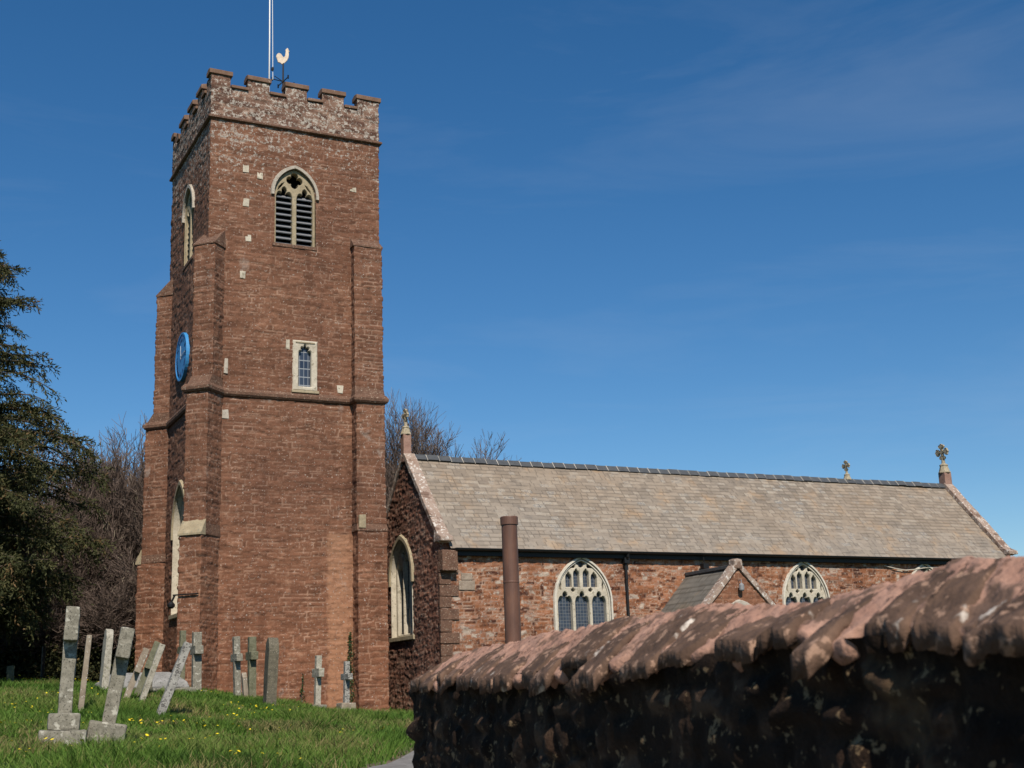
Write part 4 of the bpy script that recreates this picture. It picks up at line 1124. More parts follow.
b = MB(); b.tube([(PX, PF - .02, 3.72), (PX, PF - .16, 3.72), (PX, PF - .16, 3.6)], .014, 6); b.lathe((PX, PF - .16, 3.36), [(.05, 0), (.085, .04), (.085, .2), (.03, .26)], 8)
b.build('hanging_lantern', M['lead'], porch)
pane('dark_doorway', arch(1.3, -.3, 2.2, 2.9), M['void'], porch, wallM((PX, PF, 0), 'S'), -1.2)

# ------------------------------------------------------------------ flue
fx, fy = 1.13, -19.22
fl = empty('flue_pipe', (fx, fy, gz1(fx, fy)), 'upright brown metal flue pipe standing behind the lane wall', 'flue')
b = MB(); zb = gz1(fx, fy) - .1
b.lathe((fx, fy, 0), [(.145, zb), (.145, 3.32), (.143, 3.321), (.143, 3.40), (.12, 3.40), (.12, 3.0)], 28); o = b.build('pipe', M['rust'], fl)
for zr in (1.05, 2.2):
    b = MB(); b.lathe((fx, fy, 0), [(.147, zr), (.150, zr + .006), (.150, zr + .03), (.147, zr + .036)], 28); b.build('seam_band', M['rust'], fl)
b = MB(); b.lathe((fx, fy, 0), [(.150, 3.26), (.163, 3.265), (.165, 3.40), (.158, 3.415), (.135, 3.415), (.135, 3.3)], 28); b.build('collar', M['rust'], fl)
b = MB(); b.box(fx - .25, fx + .25, fy - .25, fy + .25, zb - .1, zb + .14); b.build('base_plate', M['asphalt'], fl, bevel=.02)

# ------------------------------------------------------------------ lane wall in the foreground
A0 = Vector((-5.80, -32.0, 0)); B0 = Vector((-7.62, -43.2, 0))
lw = empty('lane_wall', (-6.6, -36, -1.2), 'dark rubble boundary wall with sloping pink mortared coping beside the lane', 'wall')
TH = .44
dv = (B0 - A0).normalized(); nv = Vector((dv.y, -dv.x, 0))         # travelling south, west (visible) side lies on the right
LW = (B0 - A0).length
def pt(s, t, z): q = A0 + dv * s + nv * t; return (q.x, q.y, z)
WT = .225
pth = [pt(0, -TH / 2, 0)[:2], pt(0, TH / 2 - .05, 0)[:2], pt(.05, TH / 2, 0)[:2], pt(LW, TH / 2, 0)[:2]]
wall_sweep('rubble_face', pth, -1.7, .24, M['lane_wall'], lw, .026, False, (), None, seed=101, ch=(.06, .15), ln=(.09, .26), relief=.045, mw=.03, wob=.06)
MB().box(*sorted((pt(.1, 0, 0)[0] - .0, pt(.1, 0, 0)[0] - .0)), 0, 0, 0, 0) if False else None
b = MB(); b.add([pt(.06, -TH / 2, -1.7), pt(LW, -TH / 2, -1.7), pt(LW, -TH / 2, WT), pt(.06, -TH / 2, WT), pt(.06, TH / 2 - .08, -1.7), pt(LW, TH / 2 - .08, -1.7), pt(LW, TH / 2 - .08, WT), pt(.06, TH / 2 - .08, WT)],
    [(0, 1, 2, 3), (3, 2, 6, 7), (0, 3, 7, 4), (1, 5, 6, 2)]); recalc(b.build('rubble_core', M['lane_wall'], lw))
# mortar saddle: a rounded ridge flaunched down to both faces, lumpy where it covers the coping stones
RIDGE_S = [0, .84, 1.72, 2.44, 3.04, 3.56, 4.2, 4.64, 5.02, 5.36, 5.66, 5.92, 6.24, 7.2, 8.5, 12]
RIDGE_Z = [.425, .455, .458, .460, .468, .468, .450, .428, .410, .418, .437, .449, .449, .44, .45, .45]
rs = random.Random(23)
SLABS = []; s = .03
while s < LW - .3:
    w_ = rs.uniform(.12, .36)
    SLABS.append((s, w_, rs.uniform(.04, .085), rs.uniform(.14, .40), rs.choice([.0, .02, .035, .05, .07, .095]), rs.uniform(-.02, .026), rs.uniform(-.35, .35)))
    s += w_ + rs.choice([.02, .05, .09, .14, .22])
def slab_fields(S_):
    """how far the coping juts out and swells along the wall"""
    out = np.full(S_.shape, -.035); sw = np.full(S_.shape, -.012)
    for s0, w_, tk, Ls, o_, dz, sk in SLABS:
        k = np.exp(-(np.abs(S_ - s0 - w_ / 2) / (w_ * .5)) ** 12)
        out = np.maximum(out, o_ * k - .035 * (1 - k)); sw = np.where(k > .3, np.maximum(sw, dz * k), sw)
    return out, sw
def saddle(S_, tt):
    end = sstep(0, .34, S_); k = np.abs(tt + .05) / (TH / 2 + .05)
    rz = np.interp(S_, RIDGE_S, RIDGE_Z)
    z = rz - (rz - .262) * np.minimum(k, 1.6) ** 1.15
    z = .20 + (z - .20) * (.5 + .5 * end)
    sk = S_ - tt * .25                          # stones lie a little askew
    _, sw = slab_fields(sk)
    return z + sw * .55 * np.clip(k, .15, 1.1) + (fnoise(S_ * 1.4, tt * 2.2, 111, 2) - .5) * .035
ns, nt = int(LW / .013), 48
s_ = np.linspace(0.0, LW, ns); u_ = np.linspace(0, 1, nt)
S_, U_ = np.meshgrid(s_, u_, indexing='ij')
outf, _ = slab_fields(S_ - .06); outf = outf * .55 - .012
lip = TH / 2 + outf + (fnoise(S_ * 9, S_ * 0, 117, 3) - .5) * .05
tt = -(TH / 2 + .04) + U_ * (TH / 2 + .04 + lip)
H_ = saddle(S_, tt) + (fnoise(S_ * 9, tt * 12, 113, 4) - .5) * .032 - np.abs(fnoise(S_ * 16, tt * 16, 115, 3) - .5) * .05 + (fnoise(S_ * 34, tt * 34, 114, 2) - .5) * .016
Q = np.array(A0)[None, None] + S_[..., None] * np.array(dv) + tt[..., None] * np.array(nv); Q[..., 2] = H_
und = []      # underside of the projecting lip, back to the wall face
for dt, dz in ((-.004, -.03), (-.03, -.055)):
    e_ = Q[:, -1:, :].copy() + np.array(nv) * dt; e_[..., 2] += dz + (vnoise(s_ * 20, s_ * 0, 119)[:, None] - .5) * .02; und.append(e_)
back = np.array(A0)[None, None] + S_[:, :1, None] * np.array(dv) + (TH / 2 - .07) * np.array(nv); back[..., 2] = Q[:, -1:, 2] - .045; und.append(back)
Q = np.concatenate([Q] + und, 1); nt = Q.shape[1]
i, j = np.meshgrid(np.arange(ns - 1), np.arange(nt - 1), indexing='ij')
q = np.stack([i * nt + j, i * nt + j + 1, (i + 1) * nt + j + 1, (i + 1) * nt + j], -1).reshape(-1, 4)
mk('mortar_bed', Q.reshape(-1, 3), q, M['pink_mortar'], lw)
# coping stones: rough slabs bedded in the slope, their lower ends jutting over the face
for s, w_, tk, Ls, out, dz, sk in SLABS:
    sd_ = rs.randrange(9999); nu, nv_ = max(12, int(w_ / .011)), max(12, int(Ls / .011))
    U2, V2 = np.meshgrid(np.linspace(-1, 1, nu), np.linspace(-1, 1, nv_), indexing='ij')
    edge = lambda a_, k_: (fnoise(a_ * 2.6 + k_ * 7, a_ * 0 + k_, sd_, 4) - .5)
    hw = w_ / 2 * .94; hl = Ls * .38; t1 = TH / 2 + out + .012
    Tt = t1 - hl + V2 * hl * (1 + .3 * edge(U2, 3 + (V2 > 0)))
    Ss = s + w_ / 2 + U2 * hw * (1 + .38 * edge(V2, 1 + (U2 > 0))) * np.where(V2 < 0, 1 + .3 * V2, 1) + (Tt - t1) * (.25 + sk)
    rr = np.clip(1 - np.maximum(np.abs(U2), np.maximum(-V2, .0)) ** 24, 0, 1) ** .6
    up_ = sstep(-1.0, .1, V2)
    zt = saddle(Ss, Tt) + rs.uniform(.016, .036) * rr * (.25 + .75 * up_) - .004 + rs.uniform(-.014, .014) * U2 * up_ + rs.uniform(-.004, .016) * V2 * up_ + (fnoise(Ss * 9, Tt * 9, sd_ + 5, 4) - .5) * .014 - np.abs(fnoise(Ss * 26, Tt * 26, sd_ + 7, 3) - .5) * .022
    zb = zt - .006 - (tk * .8 + .01) * (.35 + .65 * sstep(-.2, .8, V2)) * (.5 + .5 * rr)
    vv = np.concatenate([(np.array(A0)[None] + Ss.reshape(-1, 1) * np.array(dv) + Tt.reshape(-1, 1) * np.array(nv)) * [1, 1, 0] + z_.reshape(-1, 1) * [0, 0, 1] for z_ in (zt, zb)])
    i, j = np.meshgrid(np.arange(nu - 1), np.arange(nv_ - 1), indexing='ij'); nn_ = nu * nv_
    top = np.stack([i * nv_ + j, (i + 1) * nv_ + j, (i + 1) * nv_ + j + 1, i * nv_ + j + 1], -1).reshape(-1, 4)
    rim = [k * nv_ for k in range(nu)] + [(nu - 1) * nv_ + k for k in range(1, nv_)] + [k * nv_ + nv_ - 1 for k in range(nu - 2, -1, -1)] + [k for k in range(nv_ - 2, 0, -1)]
    side = np.array([[rim[k], rim[k] + nn_, rim[(k + 1) % len(rim)] + nn_, rim[(k + 1) % len(rim)]] for k in range(len(rim))])
    o = mk('coping_stone', vv, np.concatenate([top, top[:, ::-1] + nn_, side]), M['cope_stone'], lw); recalc(o)

# ------------------------------------------------------------------ gravestones
def grave_cross(x, y, z, lean, yaw, h, t, w, arm, az, ah, mat, label, plinth=(), pmat=None, name='gravestone_cross', group=None, leany=0):
    """latin cross seen nearly edge on: arms run north-south (local y), thickness east-west (local x)"""
    root_ = empty(name, (x, y, z), label, 'gravestone', group)
    root_.rotation_euler = (R(leany), R(lean), R(yaw))
    zb = 0
    for k, (pw, pl, ph) in enumerate(plinth):
        b = MB(); b.box(-pw / 2, pw / 2, -pl / 2, pl / 2, zb - (.25 if k == 0 else 0), zb + ph); b.build('plinth', pmat or mat, root_, bevel=.025, local=True, rough=.03); zb += ph
    b = MB(); a = w / 2
    b.prism([(-t / 2, y_, z_) for y_, z_ in [(-a * 1.12, zb - .15), (a * 1.12, zb - .15), (a, zb + az), (arm, zb + az), (arm, zb + az + ah), (a, zb + az + ah), (a, zb + h), (-a, zb + h), (-a, zb + az + ah), (-arm, zb + az + ah), (-arm, zb + az), (-a, zb + az)]], (0, 0, 0), (t, 0, 0))
    recalc(b.build('cross', mat, root_, bevel=.014, local=True, rough=.022))
    return root_
def grave_slab(x, y, z, lean, yaw, h, t, w, mat, label, top='round', group=None, name='headstone', leany=0):
    root_ = empty(name, (x, y, z), label, 'gravestone', group); root_.rotation_euler = (R(leany), R(lean), R(yaw))
    a = w / 2; pts = [(-a, -.3), (a, -.3)]
    if top == 'round': pts += [(a * math.cos(R(k)), h - a + a * math.sin(R(k))) for k in range(0, 181, 15)]
    elif top == 'gothic': pts += [p for p in arch(w, 0, h - a * 1.3, h, 7)[2:]]
    elif top == 'shoulder': pts += [(a, h * .86), (a * .7, h * .88), (a * .6, h * .94), (a * .3, h), (-a * .3, h), (-a * .6, h * .94), (-a * .7, h * .88), (-a, h * .86)]
    else: pts += [(a, h), (-a, h)]
    b = MB(); b.prism([(-t / 2, y_, z_) for y_, z_ in pts], (0, 0, 0), (t, 0, 0))
    recalc(b.build('slab', mat, root_, bevel=.012, local=True, rough=.022))
    return root_
def g0(x, y): return gz1(x, y) - .02
def on(p, x, y): return x, y, g0(x, y)
grave_cross(-7.37, -24.98, g0(-7.41, -24.98), 2.2, -8.6, 1.18, .15, .2, .30, .79, .16, M['grave_grey'], 'upright grey granite cross on a two-step plinth, nearest the left edge', ((.50, .62, .17), (.34, .42, .18)))
grave_cross(-6.87, -24.70, g0(-6.87, -24.7), 9.5, -9.5, 1.08, .155, .22, .32, .73, .18, M['grave_grey'], 'grey granite cross leaning right on one rough rounded plinth', ((.42, .5, .26),))
grave_slab(-5.80, -15.72, g0(-5.8, -15.72), 4.2, -8, 1.45, .095, .3, M['grave_tan'], 'narrow tan headstone with a white band, between the two granite crosses', 'square')
grave_slab(-4.08, -7.63, g0(-4.08, -7.63), 3.5, -2, 1.55, .16, .55, M['grave_pale'], 'tall round-topped pale headstone standing behind the leaning granite cross', 'round')
grave_cross(-4.35, -11.97, g0(-4.35, -11.97), 21, -9, 1.15, .13, .14, .26, .62, .16, M['grave_tan'], 'small tan cross leaning right, with a pale cap, left of the mossy cross')
grave_cross(-3.87, -10.53, g0(-3.87, -10.53), 20, -11, 1.32, .14, .15, .27, .7, .17, M['grave_green'], 'mossy green cross leaning between two paler leaning stones')
grave_slab(-4.25, -13.1, g0(-4.25, -13.1), 18.5, -8, 1.26, .115, .3, M['grave_pale'], 'thin pale headstone leaning right in front of the mossy cross', 'square')
grave_slab(-4.55, -16.35, g0(-4.55, -16.35), 20, -8, 1.42, .14, .34, M['grave_speck'], 'mottled black and white headstone leaning far right by itself', 'square')
grave_cross(-.965, -1.92, g0(-.965, -1.92), 0.5, 0, 1.6, .16, .18, .30, .95, .2, M['grave_green'], 'mossy upright cross behind the mottled leaning headstone', ((.4, .5, .1),))
grave_cross(-.72, -2.75, g0(-.72, -2.75), -.5, 0, 1.62, .24, .22, .32, 1.0, .24, M['grave_grey'], 'grey stone cross close against the diagonal corner buttress', ((.5, .5, .1),))
grave_cross(-.16, -5.11, g0(-.16, -5.11), -2, 0, 1.66, .17, .18, .32, 1.0, .2, M['grave_grey'], 'pale grey cross with a broken tan stone leaning at its foot', ((.42, .5, .08),))
grave_slab(-.14, -5.9, g0(-.14, -5.9), -5, 0, .82, .12, .18, M['grave_tan'], 'short broken tan stone leaning on the foot of a grey cross', 'shoulder')
grave_cross(.45, -4.31, g0(.45, -4.31), -.5, 0, 1.68, .2, .2, .30, 1.05, .22, M['grave_green'], 'greenish upright cross on a low step beside the dark obelisk headstone', ((.6, .6, .1),))
grave_slab(-.53, -9.41, g0(-.53, -9.41), 2.5, -6, 1.68, .24, .52, M['grave_dark'], 'thick dark lichened headstone standing before the tower wall', 'gothic')
grave_cross(2.37, -4.16, g0(2.37, -4.16) + .06, 1.5, 0, 1.36, .16, .16, .32, .76, .24, M['grave_pale'], 'small white marble cross standing alone against the tower wall', ((.42, .46, .12),), M['grave_grey'])
grave_cross(2.77, -5.47, g0(2.77, -5.47) + .1, 1.0, 0, 1.12, .14, .15, .32, .62, .17, M['grave_speck'], 'small grey cross on a tan stepped plinth below the ivy', ((.62, .62, .14), (.42, .45, .2)), M['grave_tan'])
grave_slab(-4.99, 4.03, g0(-4.99, 4.03), 0, 0, .62, .2, .3, M['grave_green'], 'short mossy stump of a stone at the far left under the yew', 'square')
grave_slab(-3.3, -9.2, g0(-3.3, -9.2), 1, 0, .62, .08, .22, M['grave_dark'], 'low dark slab half hidden behind the leaning pale headstone', 'square')
# coped ledger tomb
tb = empty('coped_tomb', (-2.5, -4.0, g0(-2.5, -4.0)), 'low pale coped tomb lying behind the leaning gravestones', 'tomb')
b = MB(); zb = g0(-2.5, -4.0)
b.box(-1.35, 1.35, -.6, .6, -.4, .12); b.build('base_slab', M['grave_grey'], tb, bevel=.03, local=True, rough=.03)
b = MB(); b.add([(-1.22, -.5, .12), (1.22, -.5, .12), (1.22, .5, .12), (-1.22, .5, .12), (-1.15, -.46, .3), (1.15, -.46, .3), (1.15, .46, .3), (-1.15, .46, .3), (-.75, -.06, .56), (.75, -.06, .56), (.75, .06, .56), (-.75, .06, .56)],
    [(0, 1, 5, 4), (1, 2, 6, 5), (2, 3, 7, 6), (3, 0, 4, 7), (4, 5, 9, 8), (5, 6, 10, 9), (6, 7, 11, 10), (7, 4, 8, 11), (8, 9, 10, 11), (3, 2, 1, 0)])
b.build('coped_top', M['grave_speck2'], tb, bevel=.05, local=True, rough=.04)
# thin dark post by the yew
pp = MB(); pp.tube([(-3.75, 6.4, gz1(-3.75, 6.4) - .2), (-3.73, 6.4, gz1(-3.75, 6.4) + 1.35)], .06, 8)
tag(pp.build('post', M['black'], origin=(-3.75, 6.4, gz1(-3.75, 6.4))), 'thin dark post standing in the shade under the yew', 'post')

# ------------------------------------------------------------------ vegetation helpers
def leaf_quads(P, Dr, L, Wd, rng, up_bias=0.3):
    """one kite-shaped leaf per point along a direction"""
    n = len(P); rnd = rng.normal(size=(n, 3)); side = np.cross(Dr, rnd); side /= np.linalg.norm(side, axis=1)[:, None] + 1e-9
    tip = P + Dr * L[:, None]; mid = P + Dr * (L * .45)[:, None]
    V = np.stack([P, mid + side * Wd[:, None], tip, mid - side * Wd[:, None]], 1).reshape(-1, 3)
    return V, np.arange(n * 4).reshape(-1, 4)

def tubes_np(segs, n=3):
    """segs: array of (p0(3), p1(3), r0, r1) -> open n-sided tubes"""
    A = np.array([s[0] for s in segs]); B = np.array([s[1] for s in segs]); r0 = np.array([s[2] for s in segs]); r1 = np.array([s[3] for s in segs])
    d = B - A; d /= np.linalg.norm(d, axis=1)[:, None] + 1e-9
    ref = np.where(np.abs(d[:, 2:3]) < .9, np.array([[0, 0, 1.]]), np.array([[1., 0, 0]]))
    u = np.cross(d, ref); u /= np.linalg.norm(u, axis=1)[:, None]; w = np.cross(d, u)
    vs = []
    for k in range(n):
        a = 2 * math.pi * k / n; vs.append(A + (u * math.cos(a) + w * math.sin(a)) * r0[:, None])
    for k in range(n):
        a = 2 * math.pi * k / n; vs.append(B + (u * math.cos(a) + w * math.sin(a)) * r1[:, None])
    V = np.stack(vs, 1).reshape(-1, 3); m_ = len(segs); base = (np.arange(m_) * 2 * n)[:, None]
    F = np.concatenate([np.stack([base[:, 0] + k, base[:, 0] + (k + 1) % n, base[:, 0] + n + (k + 1) % n, base[:, 0] + n + k], -1) for k in range(n)])
    return V, F

def bare_tree(x, y, h, spread, seed, label, group, levels=5, stems=1, twig=.011, upright=.5, pale=.1, dens=(1, 2, 2, 3)):
    rng = random.Random(seed); z0 = gz1(x, y) - .2
    root_ = empty('bare_tree', (x, y, z0), label, 'tree', group)
    big = []; small = []
    def grow(p, d, L, r, lv):
        n = 3 if lv < 3 else 2
        q = p
        for k in range(n):
            d2 = (d + Vector((rng.gauss(0, .14), rng.gauss(0, .14), rng.gauss(0.05, .10)))).normalized()
            e = q + d2 * (L / n); rr = r * (1 - .3 * (k + 1) / n)
            (big if r > .05 else small).append((tuple(q), tuple(e), r * (1 - .3 * k / n), rr))
            if lv < levels and k >= (1 if lv == 0 else 0):
                m_ = rng.choice(dens) if lv > 0 else 3
                for _ in range(m_):
                    ax = Vector((rng.gauss(0, 1), rng.gauss(0, 1), rng.gauss(0, .35)))
                    ax = (ax - d2 * ax.dot(d2)).normalized()
                    a = rng.uniform(.35, .95)
                    nd = (d2 * math.cos(a) + ax * math.sin(a) + Vector((0, 0, upright * .35))).normalized()
                    nd = Vector((nd.x * spread, nd.y * spread, nd.z)).normalized()
                    grow(e, nd, L * rng.uniform(.52, .78), max(rr * rng.uniform(.45, .65), twig), lv + 1)
            q = e; d = d2
        if lv < levels: grow(q, d, L * rng.uniform(.55, .75), max(r * .62, twig), lv + 1)
    for s_ in range(stems):
        a = rng.uniform(0, 6.28); t_ = .18 if stems > 1 else .04
        grow(Vector((x + math.cos(a) * .15 * (stems > 1), y + math.sin(a) * .15 * (stems > 1), z0)), Vector((math.cos(a) * t_, math.sin(a) * t_, 1)).normalized(), h * .36, h * .016 / (1 + .25 * (stems - 1)), 0)
    if big:
        V, F = tubes_np(big, 6); mk('trunk', V, F, M['bark'], root_, smooth=True)
    V, F = tubes_np(small, 3); o = mk('crown', V, F, M['twig'], root_)
    rr = np.random.RandomState(seed); t_ = np.clip(rr.normal(.45, .22, len(small)), 0, .92); t_[rr.rand(len(small)) < pale * .12] = 1
    set_attr(o, 'tone', np.repeat(t_, 6))
    return len(small)

NB = 0
spots = [(-4.6, 15.5, 8.4, 1.15, 201, 2), (-2.6, 13.6, 9.6, 1.0, 202, 3), (-.9, 15.2, 10.6, .95, 203, 2), (.6, 13.4, 10.2, .9, 204, 3), (-6.2, 13.2, 7.2, 1.2, 205, 3), (1.7, 16.5, 10.8, .95, 206, 2), (-3.6, 18.0, 10.2, 1.0, 207, 2)]
LB = ['low spreading bare tree behind the yew at the far left', 'many-stemmed bare bush between yew and tower', 'tall bare tree rising left of the tower, farther back', 'bare many-stemmed tree close beside the tower base', 'wide tangled bare bush low at the left edge', 'bare tree half hidden behind the tower', 'bare tree in the back row behind the bushes']
for (x, y, h, sp, sd_, st), lb in zip(spots, LB): NB += bare_tree(x, y, h, sp, sd_, lb, 'bare trees behind the churchyard', 5, st, .011, .6, .15, (1, 2, 2))
for (x, y, h, sp, sd_), lb in zip([(11.9, 17.5, 14.2, .75, 221), (13.7, 18.2, 13.4, .85, 222), (16.0, 18.6, 12.4, .9, 227)], ['tall bare tree showing above the nave roof just right of the tower', 'lower bare tree whose twigs show along the nave ridge', 'rightmost bare tree showing just above the nave ridge']):
    NB += bare_tree(x, y, h, sp, sd_, lb, 'bare trees behind the church', 6, 1, .009, .65, .1, (1, 1, 2, 2))

def conifer(x, y, h, seed):
    rng = np.random.RandomState(seed); z0 = gz1(x, y) - .2
    root_ = empty('yew_tree', (x, y, z0), 'big dark evergreen with drooping sprays at the left edge', 'tree')
    MB().tube([(x, y, z0), (x + .1, y, z0 + h * .4), (x, y + .1, z0 + h * .97)], [.42, .28, .04], 10).build('trunk', M['bark'], root_, smooth=True)
    P = []; Dd = []; segs = []; TN = []
    nl = 330
    for i_ in range(nl):
        f_ = ((i_ + rng.rand()) / nl) ** 1.75; zz = z0 + 2.6 + f_ * (h - 2.7)
        if f_ < .5: rad = 3.7 + .9 * math.sin(f_ / .5 * 2.4)
        else: rad = 3.9 * (1 - (f_ - .5) / .5) ** .8 * .84 + .3
        rad *= rng.uniform(.55, 1.12); a = rng.uniform(0, 2 * math.pi)
        rise = rng.uniform(.1, .55) if f_ < .55 else rng.uniform(.25, .75)
        p = np.array([x, y, zz]); nseg = 9; dr = np.array([math.cos(a), math.sin(a), rise]); dr /= np.linalg.norm(dr)
        for k in range(nseg):
            dr = dr + np.array([rng.normal(0, .07), rng.normal(0, .07), -.075 + rng.normal(0, .05)]); dr /= np.linalg.norm(dr)
            q = p + dr * rad / nseg
            segs.append((tuple(p), tuple(q), .05 * (1 - k / nseg) + .008, .05 * (1 - (k + 1) / nseg) + .008))
            if k >= 2:
                for _ in range(13 if f_ < .5 else 5):
                    tw = dr * rng.uniform(.3, 1) + rng.normal(0, .55 if f_ < .5 else .36, 3) + np.array([0, 0, -.12]); tw /= np.linalg.norm(tw)
                    L = rng.uniform(.25, .62) * (1 if f_ < .6 else .8); b0 = p + (q - p) * rng.rand(); tn = np.clip(rng.normal(.5, .2), 0, .95)
                    if rng.rand() < .05: tn = 1.0
                    m_ = 11
                    for e in range(m_):
                        t_ = (e + rng.rand()) / m_; pos = b0 + tw * L * t_ + np.array([0, 0, -.16 * t_ * t_])
                        ld = tw * .7 + rng.normal(0, .55, 3) + np.array([0, 0, -.25]); P.append(pos); Dd.append(ld / np.linalg.norm(ld)); TN.append(tn + rng.normal(0, .08))
            p = q
    P = np.array(P); Dd = np.array(Dd); n = len(P)
    V, F = leaf_quads(P, Dd, rng.uniform(.09, .2, n), rng.uniform(.012, .028, n), rng)
    o = mk('crown', V, F, M['yew'], root_); set_attr(o, 'tone', np.repeat(np.clip(TN, 0, 1), 4))
    V, F = tubes_np(segs, 4); mk('limbs', V, F, M['bark'], root_)
for k, (x, y, h) in enumerate([(-6.8, 12.0, 4.6), (-5.2, 12.4, 5.2), (-3.6, 12.2, 5.0), (-2.0, 12.6, 5.4), (-.4, 12.2, 5.6), (1.0, 12.8, 5.2), (-5.8, 19.5, 6.0), (-2.6, 20.5, 6.4), (.6, 21, 6.6), (3.4, 21, 6.6)]):
    bare_tree(x, y, h, 1.5, 240 + k, ['brown twiggy bush at the far left edge under the yew', 'brown twiggy bush behind the short mossy stump', 'brown twiggy bush behind the thin dark post', 'brown twiggy bush behind the upright granite cross', 'brown twiggy bush just left of the tower foot', 'brown twiggy bush whose edge meets the tower buttress', 'twiggy bush at the back, far left', 'twiggy bush at the back, behind the twin granite crosses', 'twiggy bush at the back, beside the tower', 'twiggy bush at the back, mostly behind the tower'][k], 'twiggy bushes at the foot of the trees', 4, 6, .011, .3, .1, (2, 2, 3))
conifer(-7.1, 2.7, 14.7, 301)

# evergreen shrubs filling the foot of the thicket
def shrub(x, y, rx, h, seed, label, n=9000, mat='yew', leaf=(.07, .16), name='evergreen_shrub', group='dark shrubs behind the graves'):
    rng = np.random.RandomState(seed); z0 = gz1(x, y) - .1
    root_ = empty(name, (x, y, z0), label, 'shrub', group)
    segs = []
    cl = rng.normal(size=(46, 3)); cl /= np.linalg.norm(cl, axis=1)[:, None]; cl[:, 2] = np.abs(cl[:, 2])
    cl = cl * rng.uniform(.45, 1.0, (46, 1)) * np.array([rx, rx, h * .92])
    for c_ in cl: segs.append(((x, y, z0), (x + c_[0], y + c_[1], z0 + c_[2]), .03, .008))
    V, F = tubes_np(segs, 4); mk('stem', V, F, M['bark'], root_)
    k = rng.randint(0, 46, n); P = cl[k] + rng.normal(0, 1, (n, 3)) * np.array([rx * .17, rx * .17, h * .13]); P[:, 2] = np.maximum(P[:, 2], .02)
    P = P + np.array([x, y, z0]); Dd = rng.normal(0, 1, (n, 3)) + (P - np.array([x, y, z0 + h * .3])) * .5; Dd /= np.linalg.norm(Dd, axis=1)[:, None]
    V, F = leaf_quads(P, Dd, rng.uniform(leaf[0], leaf[1], n), rng.uniform(leaf[0] * .35, leaf[1] * .4, n), rng)
    o = mk('crown', V, F, M[mat], root_); set_attr(o, 'tone', np.repeat(np.clip(rng.normal(.4, .25, n), 0, .95), 4))
for k, (x, y, rx, h, lb) in enumerate([(-6.4, 11.0, 1.5, 2.2, 'dark evergreen shrub under the yew at the left edge'), (-4.2, 11.6, 1.5, 2.6, 'dark shrub behind the thin post'),
    (-2.2, 11.2, 1.5, 2.4, 'dark shrub behind the upright granite cross'), (-.4, 11.5, 1.5, 2.8, 'dark shrub filling the gap beside the tower foot'), (1.4, 11.9, 1.5, 2.6, 'dark shrub partly behind the tower buttress'), (-3.2, 16.5, 2.4, 4.2, 'taller dark shrub in the back row of the thicket'), (.4, 17.5, 2.4, 4.4, 'tall dark shrub at the back near the tower'), (-6.6, 15.5, 2.4, 4.2, 'tall dark shrub at the back, far left'), (-1.4, 23.5, 3.0, 4.4, 'broad dark shrub farthest back, seen between trunks'), (-6.5, 23, 3.0, 4.4, 'broad dark shrub farthest back at the left edge'), (3.6, 23.5, 3.0, 4.6, 'broad dark shrub farthest back, behind the tower')]):
    shrub(x, y, rx, h, 400 + k, lb)

# ivy climbing at the south-east buttress, and a single climbing stem
def climber(name, label, pts, n, spread, seed, leaf=(.03, .07)):
    rng = np.random.RandomState(seed); P0 = np.array(pts); c = np.linspace(0, 1, len(P0)); t_ = rng.rand(n) ** 1.2
    root_ = empty(name, tuple(P0[0]), label, 'climbing plant')
    P = np.stack([np.interp(t_, c, P0[:, k]) for k in range(3)], -1) + rng.normal(0, 1, (n, 3)) * np.array([spread, .03, .06]) * (1.15 - t_)[:, None]
    P[:, 1] -= .03
    Dd = rng.normal(0, 1, (n, 3)) * np.array([1, .4, 1]) + np.array([0, -.5, .1]); Dd /= np.linalg.norm(Dd, axis=1)[:, None]
    V, F = leaf_quads(P, Dd, rng.uniform(*leaf, n), rng.uniform(leaf[0] * .5, leaf[1] * .5, n), rng)
    o = mk('leaves', V, F, M['ivy'], root_); set_attr(o, 'tone', np.repeat(rng.rand(n), 4))
    MB().tube([tuple(p) for p in P0], .015, 5).build('stem', M['bark'], root_)
zi = gz1(4.8, -.3)
climber('ivy', 'ivy climbing the corner of the tower beside its right-hand buttress', [(4.82, -.08, zi - .1), (4.84, -.07, zi + 1.0), (4.78, -.06, zi + 1.8), (4.8, -.06, zi + 2.6)], 620, .11, 501)
zi = gz1(3.2, -.2)
climber('wall_creeper', 'thin dark creeper stem rising from the grass up the tower wall', [(3.22, -.06, zi - .1), (3.2, -.06, zi + .6), (3.25, -.06, zi + 1.15)], 110, .05, 502)

# ------------------------------------------------------------------ grass and flowers
def scatter(n, seed, x0=-13, x1=7, y0=-31.5, y1=9):
    rng = np.random.RandomState(seed); x = rng.uniform(x0, x1, n); y = rng.uniform(y0, y1, n)
    d = np.stack([x - CAM.x, y - CAM.y], -1); b = np.arctan2(d[:, 0], d[:, 1]) - HEAD
    k = (b > -.43) & (b < .02)
    k &= ~in_poly(x, y, PPOLY) & ~in_poly(x, y, SPUR)
    k &= ~((x > -.6) & (x < 6.1) & (y > -.4) & (y < 6))
    k &= ~((x > 6.9) & (y > -2.5))
    # keep bare earth along the verge
    dl = np.min(np.hypot(x[k][:, None] - PL[None, ::2, 0], y[k][:, None] - PL[None, ::2, 1]), 1)
    x, y = x[k], y[k]; keep_ = rng.rand(len(x)) < sstep(.05, .7, dl)
    return x[keep_], y[keep_], rng
gxp, gyp, rng = scatter(900000, 601)
dd = np.hypot(gxp - CAM.x, gyp - CAM.y)
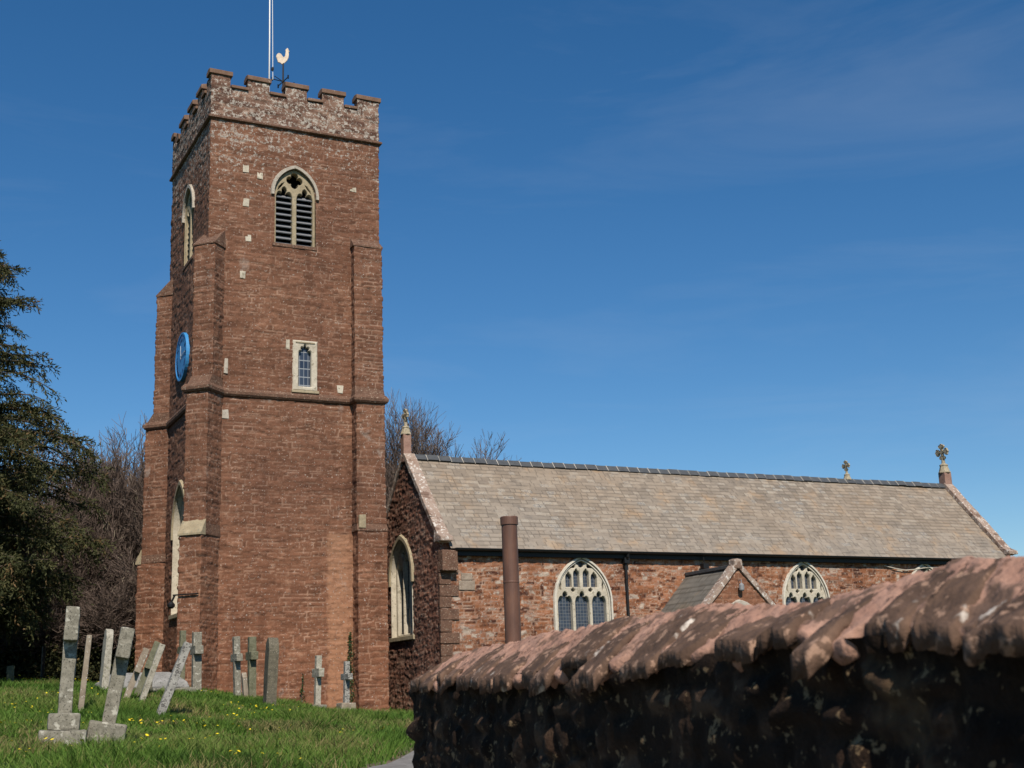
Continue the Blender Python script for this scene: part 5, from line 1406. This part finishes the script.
pr = np.clip((24 / dd) ** 1.3, .25, 1); k = rng.rand(len(gxp)) < pr; gxp, gyp, dd = gxp[k], gyp[k], dd[k]
n = len(gxp); zz = gz(gxp, gyp)
patch = fnoise(gxp * .55, gyp * .55, 77, 3); patch2 = fnoise(gxp * 2.2, gyp * 2.2, 78, 3)
hgt = (.06 + .15 * sstep(.3, .7, patch) + .08 * sstep(.45, .8, patch2)) * rng.uniform(.6, 1.3, n)
wd = rng.uniform(.004, .008, n) * np.clip(dd / 14, 1, 2.4)
an = rng.uniform(0, 2 * np.pi, n); ln_ = rng.uniform(.15, .75, n); la = rng.uniform(0, 2 * np.pi, n)
side = np.stack([np.cos(an), np.sin(an), np.zeros(n)], -1) * wd[:, None]
lean = np.stack([np.cos(la) * ln_, np.sin(la) * ln_, np.ones(n)], -1)
B_ = np.stack([gxp, gyp, zz - .02], -1); mid = B_ + lean * (hgt * .55)[:, None]; tip = mid + (lean * np.array([1.7, 1.7, .75])) * (hgt * .45)[:, None]
V = np.stack([B_ - side, B_ + side, mid + side * .7, mid - side * .7, tip], 1).reshape(-1, 3)
bb = np.arange(n) * 5
F = np.concatenate([np.stack([bb, bb + 1, bb + 2], -1), np.stack([bb, bb + 2, bb + 3], -1), np.stack([bb + 3, bb + 2, bb + 4], -1)])
o = tag(mk('grass', V, F, M['grass']), kind='stuff')
patch3 = fnoise(gxp * .35, gyp * .35, 80, 3)
tn = np.clip(.02 + .45 * patch2 + .55 * sstep(.3, .72, patch3) + rng.normal(0, .14, n), 0, .88)
dry = (fnoise(gxp * .8, gyp * .8, 79, 3) + rng.normal(0, .05, n)) > .64
tn = np.where(dry & (rng.rand(n) < .7), rng.uniform(.9, 1, n), tn)
set_attr(o, 'tone', np.repeat(tn, 5))

def flowers(name, n, seed, h, r, clumps=None):
    x, y, rng = scatter(n * 8, seed)
    if clumps is not None:
        c = np.array(clumps); i_ = rng.randint(0, len(c), n); x = c[i_, 0] + rng.normal(0, .35, n); y = c[i_, 1] + rng.normal(0, .35, n)
    else:
        pat = fnoise(x * .5, y * .5, seed + 1, 3); k = pat + rng.normal(0, .03, len(x)) > .58; x, y = x[k][:n], y[k][:n]
    n = len(x); z = gz(x, y); vs = []; fs = []
    for i_ in range(n):
        b0 = len(vs); zt = z[i_] + h * rng.uniform(.7, 1.2); rr = r * rng.uniform(.7, 1.2); tx, ty = rng.normal(0, .3, 2)
        vs.append((x[i_], y[i_], zt + rr * .35))
        for q in range(7):
            a = q * 2 * math.pi / 7; vs.append((x[i_] + rr * math.cos(a), y[i_] + rr * math.sin(a), zt + rr * (tx * math.cos(a) + ty * math.sin(a))))
        fs += [(b0, b0 + 1 + q, b0 + 1 + (q + 1) % 7) for q in range(7)]
    tag(mk(name, vs, fs, M['yellow']), kind='stuff')
flowers('dandelions', 900, 701, .12, .02)
flowers('daffodils', 46, 702, .28, .042, [(-4.3, 5.0), (-3.6, 4.6), (-2.6, 3.9), (-4.9, 4.8)])
print('twigs', NB, 'grass', n)
